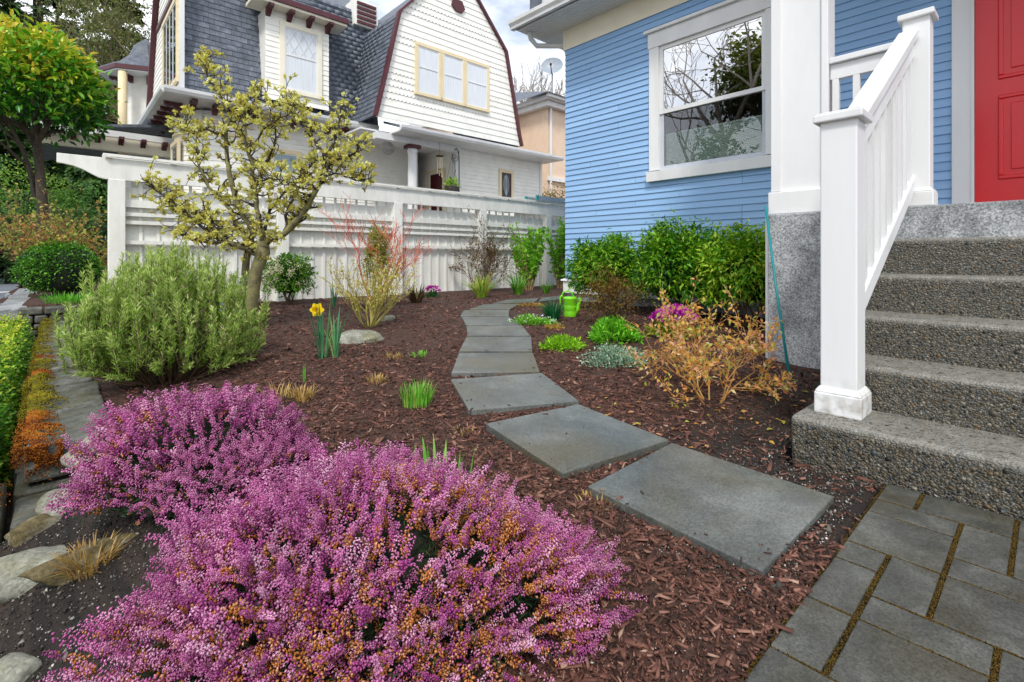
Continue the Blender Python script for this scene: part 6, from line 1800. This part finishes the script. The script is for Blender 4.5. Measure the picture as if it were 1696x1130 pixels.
def grit():
    rng = np.random.default_rng(92)
    n = 34000
    r = np.exp(rng.uniform(math.log(.72), math.log(5.5), n)); a = rng.uniform(-.95, .83, n)
    x = r * np.sin(a); y = r * np.cos(a); u, v = uv(x, y)
    bank = (u < .5) & (v < 2.9) & (u > -1.4)
    ok = (y > .5) & (bank | ((v > .43) & (u < 3.6) & (u > .4) & (rng.uniform(0, 1, n) < .08 + .45 * ((u > 1.2) & (v < .8) & (u < 2.3))))) & ~((u > 2.15) & (v < .74))
    for p in SLABPOLY:
        ok &= ~in_poly(x, y, p, 0.01)
    x, y, bank = x[ok], y[ok], bank[ok]
    nb = 20000                                   # the bare gritty bank, and the soil by the steps
    ub, vb = rng.uniform(-1.2, .5, nb), rng.uniform(.2, 2.9, nb); q = w(ub, vb); kb = q[1] > .55
    us, vs_ = rng.uniform(1.2, 3.6, 9000), .43 + np.abs(rng.normal(size=9000)) * .28; q2 = w(us, vs_)
    ks = ~((us > 2.15) & (vs_ < .74)) & (vs_ < 1.3)
    for p in SLABPOLY:
        ks &= ~in_poly(q2[0], q2[1], p, 0.01)
    x = np.concatenate([x, q[0][kb], q2[0][ks]]); y = np.concatenate([y, q[1][kb], q2[1][ks]]); bank = np.concatenate([bank, np.ones(kb.sum(), bool), np.ones(ks.sum(), bool)]); n = len(x)
    z = gzn(x, y) + rng.uniform(-.002, .006, n)
    s = rng.lognormal(math.log(.0048), .4, n) * np.where(bank, 1.25, .8)
    a = rng.uniform(0, 6.28, n)
    R = frames(rand_dirs(rng, n), rng, roll=3)
    C = np.where(bank, rng.beta(1.1, 2.6, n), np.clip(rng.normal(.75, .2, n), 0, 1))
    me = bulk('grit', *BIP, np.stack([x, y, z], 1), R, np.stack([s, s * 1.3, s * .8], 1), C)
    o = link('grit', me, leafm('grit stone', G('#1d1c1a', '#33312d', '#56534c', '#85817a', '#b0aca3', '#dedbd4'), trans=0, rough=.7), kind='stuff')
    tag(o, 'dark and pale grit scattered over soil and bank', 'grit')
grit()
# a few fallen leaves and pale petals under the bush
fl_r = np.random.default_rng(93)
P = []
while len(P) < 60:
    p = pxg(fl_r.uniform(980, 1400), fl_r.uniform(640, 760)); uu, vv_ = uv(p[0], p[1])
    if uu < 2.1 or vv_ > .8:
        if not any(in_poly(np.array([p[0]]), np.array([p[1]]), q)[0] for q in SLABPOLY):
            P.append(p)
P = np.array(P); P[:, 2] = gzn(P[:, 0], P[:, 1]) + .012
d = rand_dirs(fl_r, len(P)); d[:, 2] *= .15
me = bulk('fallen_leaves', *LEAF8, P, frames(d, fl_r, roll=.4), s3(.016, .030, len(P), fl_r, .35), fl_r.uniform(0, 1, len(P)))
tag(link('fallen_leaves', me, orl, kind='stuff'), 'pale fallen leaves scattered under the orange bush', 'leaves')

# ------------------------------------------------------------------ trees behind
def broad_tree(name, label, base, H, crown_c, crown_r, nleaf, wd, ln, m, seed, trunk_r=.12, bark=None, tmpl=LEAF4, clump=6, parts=0, nl=6, inner=.45, amp=.25, droop=.1, group=None, fspread=.12, limb_low=.45, cat='tree', zmin=-.7):
    rng = np.random.default_rng(seed)
    t = plant(name, label, cat, base, group)
    base = np.asarray(base, float)
    cc = np.asarray(crown_c, float)
    mb = MB(); top = np.array([cc[0], cc[1], cc[2] - crown_r[2] * .1])
    mb.tube([base + np.array([0, 0, -.1]), base * .6 + top * .4 + np.append(rng.normal(size=2) * .1, 0), top], [trunk_r, trunk_r * .8, trunk_r * .45], 9)
    t.part('trunk', mb, bark or darkbark, smooth=True)
    tips = []
    for k in range(nl):
        lb = MB()
        a = 2 * math.pi * k / nl + rng.uniform(-.4, .4)
        f = rng.uniform(limb_low, .95); p = base + (top - base) * f
        tgt = cc + np.array([math.cos(a) * crown_r[0] * .75, math.sin(a) * crown_r[1] * .75, rng.uniform(-.35, .6) * crown_r[2]])
        d = tgt - p
        grow(lb, p, d, np.linalg.norm(d) * .8, trunk_r * .5, 2, rng, tips, 5, .25, .05, 3, .6, .6, 5, .006)
        t.part('limb', lb, bark or darkbark)
    n = nleaf // clump
    P, D, rad = blob_pts(rng, n, cc, crown_r, inner, amp=amp, k=7, zmin=zmin)
    i = np.repeat(np.arange(len(P)), clump); N = len(i)
    T = P[i] + rng.normal(size=(N, 3)) * fspread
    d = D[i] * .6 + rand_dirs(rng, N) * .8 + np.array([0, 0, -droop])
    C = np.clip(np.repeat(np.clip(.35 + .45 * D[:, 2] + rng.normal(size=len(P)) * .15, 0, 1), clump) + rng.normal(size=N) * .1, 0, 1)  # paler towards the crown's top: light from above put into leaf colour
    R = frames(d, rng, roll=1.0); S = s3(wd, ln, N, rng, .3)
    rest = np.arange(N)
    if parts:
        score = T[:, 1] - .5 * np.repeat(rad, clump)
        vis = (np.abs(T[:, 0] / T[:, 1]) < 1.04)
        o = np.argsort(np.where(vis, score, 1e3)); sel, rest = o[:parts], o[parts:]
        vm = [bulk('leaf', tmpl[0], tmpl[1], np.zeros((1, 3)), np.eye(3)[None], np.array([[1., 1, 1]]), np.array([q])) for q in np.linspace(.05, .95, 8)]
        for q in sel:
            link('leaf', vm[min(7, int(C[q] * 8))], m, t.o, loc=T[q] - base, rot=Matrix(R[q].tolist()).to_euler(), scale=S[q])
    addbulk(t, 'crown', tmpl, T[rest], R[rest], S[rest], C[rest], m, kind='stuff')
    return t
def gp_(x, Y, z=None):
    X = (x - 848) / F * Y
    return np.array([X, Y, float(gz(X, Y)) if z is None else z])
rho = leafm('rhododendron leaf', G('#1a4a0e', '#327516', '#58a020', '#9cc434', '#d8cc3c', '#ecd048'), trans=.3, rough=.28, spec=.5)
broad_tree('rhododendron_tree', 'glossy leaved evergreen tree with yellowish upper leaves at left', gp_(62, 9.4), 4, px(56, 156, 9.3), (.98, .95, 1.06), 7200, .06, .145, rho, 201, tmpl=LEAF8, trunk_r=.11, clump=7, parts=300, inner=.7, amp=.10, zmin=-.55, fspread=.10)
brk = surf('pale bark', G('#8a826a', '#a59c84'), scale=10, rough=.9)
# deciduous, leafless trees
def bare(name, label, base, H, r, seed, m, depth=5, nch=3, lean=.12, spread=.55, group='leafless trees behind the houses', trop=.06, buds=None, stems=1, shrink=.70, minr=.008):
    rng = np.random.default_rng(seed)
    t = plant(name, label, 'tree', base, group)
    tips = []; allp = []
    trunk = MB(); top = np.asarray(base) + np.array([rng.normal() * lean * H * .3, 0, H * .42])
    mid = (np.asarray(base) + top) / 2 + np.array([rng.normal() * .15, 0, 0])
    trunk.tube([np.asarray(base) + np.array([0, 0, -.2]), mid, top], [r, r * .8, r * .62], 8)
    t.part('trunk', trunk, m, smooth=True)
    for k in range(4):
        mb = MB(); a = rng.uniform(0, 6.28)
        grow(mb, top if k < 3 else mid, np.array([math.cos(a) * .6, math.sin(a) * .6, 1.0]), H * .30, r * .5, depth - 1, rng, tips, 5, .35, trop, nch, spread, shrink, 5, minr, allp)
        t.part('limb', mb, m)
    if buds:
        bm_, sz, n = buds
        i = rng.integers(0, len(allp), n); P = np.array([allp[q][0] for q in i]) + rng.normal(size=(n, 3)) * .15
        addbulk(t, 'crown', LEAF4, P, frames(rand_dirs(rng, n), rng, roll=3), s3(sz * .5, sz, n, rng, .3), rng.uniform(0, 1, n), bm_, kind='stuff')
    return t
mossleaf = leafm('mossy twig growth', G('#4a5a24', '#6b7a35', '#8a8f50'), trans=.3)
bare('leafless_tree', 'tall mossy bare tree left of the white house gable', gp_(215, 25, 0), 15, .26, 301, surf('mossy limb', G('#5a5540', '#77704f'), scale=5, rough=.9), depth=5, minr=.012, buds=(mossleaf, .14, 5200))
bare('leafless_tree', 'second mossy bare tree behind the evergreen crown', gp_(130, 28, 0), 15, .28, 302, MATS['mossy limb'], depth=5, minr=.012, buds=(mossleaf, .14, 5200))
bare('leafless_tree', 'slim bare tree beyond the right edge of the shingled gable', gp_(884, 34, 0), 12.5, .16, 303, surf('grey limb', G('#8a8278', '#a39a90'), scale=5, rough=.9), depth=5, nch=4, spread=.42, minr=.014)
bare('leafless_tree', 'bare tree rising behind the satellite dish', gp_(925, 38, 0), 13, .15, 304, MATS['grey limb'], depth=5, nch=4, spread=.38, minr=.014)
# conifers: whorls of drooping boughs with needle sprays
def conifer(name, label, base, H, R, seed, m, n_wh=26, dens=1.0, group='tall conifers behind', zlow=.12):
    rng = np.random.default_rng(seed)
    t = plant(name, label, 'tree', base, group)
    base = np.asarray(base, float)
    t.part('trunk', MB().tube([base + np.array([0, 0, -.2]), base + np.array([rng.normal() * .1, 0, H * .5]), base + np.array([0, 0, H])], [H * .022, H * .015, .02], 8), darkbark, smooth=True)
    lb = MB(); T, D, C = [], [], []
    for k in range(n_wh):
        f = zlow + (1 - zlow) * (k + rng.uniform(0, .6)) / n_wh
        for q in range(int(rng.integers(3, 6))):
            a = rng.uniform(0, 6.28); L = R * (1 - f) ** .75 * rng.uniform(.55, 1.15) + .25
            p = base + np.array([0, 0, H * f]); d = np.array([math.cos(a), math.sin(a), .12])
            pts = [p]
            for s in range(5):
                d = d + np.array([0, 0, -.09]) + rng.normal(size=3) * .09; d /= np.linalg.norm(d)
                pts.append(pts[-1] + d * L / 5)
            lb.tube(pts, list(np.linspace(.045, .008, 6)), 4, cap=False)
            n = int(36 * L * dens)
            s = rng.uniform(.15, 1, n) * 5; kk_ = np.minimum(s.astype(int), 4); A = np.array(pts)
            pos = A[kk_] + (A[kk_ + 1] - A[kk_]) * (s - kk_)[:, None]
            side = np.array([-math.sin(a), math.cos(a), 0])
            off = rng.normal(size=n)[:, None] * side * (.25 + .10 * L) * (1.15 - s / 5)[:, None]
            T.append(pos + off + np.stack([np.zeros(n), np.zeros(n), -np.abs(rng.normal(size=n)) * .12], 1))
            D.append(off * 1.4 + (A[kk_ + 1] - A[kk_]) * 1.5 + np.array([0, 0, -.22]) + rng.normal(size=(n, 3)) * .12)
            C.append(np.clip(rng.normal(.45, .22, n), 0, 1))
    t.part('limbs', lb, darkbark, kind='stuff')
    T = np.concatenate(T); D = np.concatenate(D); n = len(T)
    spray = (np.array([(0, 0, 0), (.5, .35, -.05), (.12, .45, 0), (.4, .8, -.08), (.05, .8, 0), (0, 1.1, -.1), (-.4, .8, -.08), (-.12, .45, 0), (-.5, .35, -.05)]), [(0, 1, 2), (2, 3, 4), (4, 5, 6), (0, 7, 8), (2, 4, 7), (0, 2, 7), (4, 6, 7)])
    addbulk(t, 'crown', spray, T, frames(D, rng, roll=.5), s3(.33, .52, n, rng, .35), np.concatenate(C), m, kind='stuff')
cedar = leafm('cedar spray', G('#1c3416', '#2f5022', '#4a6e30', '#6a8a42'), trans=.2, rough=.6)
pinem = leafm('pine spray', G('#183422', '#2a5034', '#3f6b46'), trans=.2, rough=.6)
conifer('cedar_tree', 'wide dark cedar at the far left edge', gp_(-10, 24, 0), 15, 4.2, 401, cedar)
conifer('cedar_tree', 'dark conifer between the bare trees', gp_(95, 33, 0), 19, 4.6, 402, pinem, dens=.8)
conifer('cedar_tree', 'olive green conifer just left of the white house turret', gp_(190, 36, 0), 25, 5.2, 403, leafm('olive spray', G('#2a3a16', '#46561f', '#66722f', '#7d8240'), trans=.15), dens=.9)
conifer('cedar_tree', 'low dense conifer behind the front porch roof', gp_(150, 25, 0), 7.0, 3.4, 404, cedar, dens=1.2, zlow=.04)
conifer('cedar_tree', 'low dark conifer at the left border above the road', gp_(15, 30, 0), 6.5, 3.6, 405, pinem, dens=1.2, zlow=.03)
conifer('cedar_tree', 'tall grey green conifer behind the rhododendron crown', gp_(60, 31, 0), 24, 5.0, 406, leafm('grey spray', G('#2f4a30', '#4a6644', '#6b8258', '#86966a'), trans=.2), dens=.8)
# shrubs on the neighbour's front bank
qb = gp_(92, 8.2, .2)
t, rng, tips, allp = twiggy('quince_shrub', 'tangled shrub with orange new leaves beside the arbor', qb, 18, .86, .012, surf('grey brown twig', G('#5a4a3a', '#7a6650'), scale=10, rough=.85), 58, depth=3, nch=3, spread=.6, trop=.08, lean=.8,
       leaves=(leafm('quince leaf', G('#7a9238', '#a0b04c', '#bcb45c', '#c8a05c', '#c88450'), trans=.45), .034, .052, 4200, LEAF4, 1), wander=.35, minr=.003, shrink=.72)
bushm = leafm('dark hedge leaf', G('#152a12', '#24451c', '#3a6628', '#5a8a35'), trans=.25)
broad_tree('background_bush', 'bright green bush below the evergreen tree at left', gp_(35, 12, 0), 1.6, px(40, 350, 12), (1.1, .9, .9), 4200, .035, .06, leafm('mid bush leaf', G('#2a4f1a', '#477a26', '#74a53a', '#a0bf50'), trans=.3), 501, trunk_r=.04, clump=6, fspread=.08, group='bushes beyond the road', cat='shrub')
broad_tree('background_bush', 'low dark green hedge bush above the road', gp_(45, 26, -.35), 1.6, gp_(40, 26, .55), (2.6, 1.2, 1.1), 5200, .07, .11, bushm, 502, trunk_r=.05, clump=6, fspread=.12, group='bushes beyond the road', cat='shrub')
broad_tree('background_bush', 'dark mass of shrub behind the orange quince', gp_(125, 17, 0), 1.6, gp_(120, 17, 1.5), (2.2, 1.2, 1.6), 5200, .06, .10, bushm, 503, trunk_r=.05, clump=6, fspread=.12, group='bushes beyond the road', cat='shrub')
broad_tree('background_bush', 'distant dark hedge at the left edge of the frame', gp_(-60, 32, -.35), 2.5, gp_(-40, 32, 1.4), (4.5, 1.5, 2.2), 5200, .10, .15, bushm, 504, trunk_r=.05, clump=6, fspread=.15, group='bushes beyond the road', cat='shrub')
broad_tree('background_bush', 'brownish vine shrub between the white house and blue wall', w(13.4, 12.2, .1), 1.6, w(13.4, 12.2, 2.3), (1.1, .7, 1.0), 2600, .05, .08, leafm('vine leaf', G('#4a4a24', '#6b6b30', '#8f8245', '#8a6a40'), trans=.25), 505, trunk_r=.05, clump=5, fspread=.1, group='bushes beyond the road', cat='shrub')
# trees across the street, seen mirrored in the front window
bt = w(-9.5, 9.4, -.4)
bare('leafless_tree', 'bare street tree mirrored in the blue house window', bt, 13.5, .20, 305, MATS['grey limb'], depth=5, spread=.6, minr=.010)
broad_tree('street_evergreen', 'evergreen tree across the street mirrored in the window', w(-10.5, 7.6, -.4), 5, w(-10.5, 7.9, 7.6), (1.7, 1.7, 1.9), 6000, .12, .22, leafm('mirrored evergreen leaf', G('#2a3a10', '#46561a', '#6b7526', '#8a8a35'), trans=.2), 306, trunk_r=.16, clump=6, fspread=.2)
broad_tree('street_evergreen', 'dark conical evergreen across the street mirrored low in the window', w(-12, 10.6, -.4), 4, w(-12, 10.6, 3.2), (2.2, 2.2, 3.0), 6000, .14, .24, bushm, 307, trunk_r=.16, clump=6, fspread=.2)
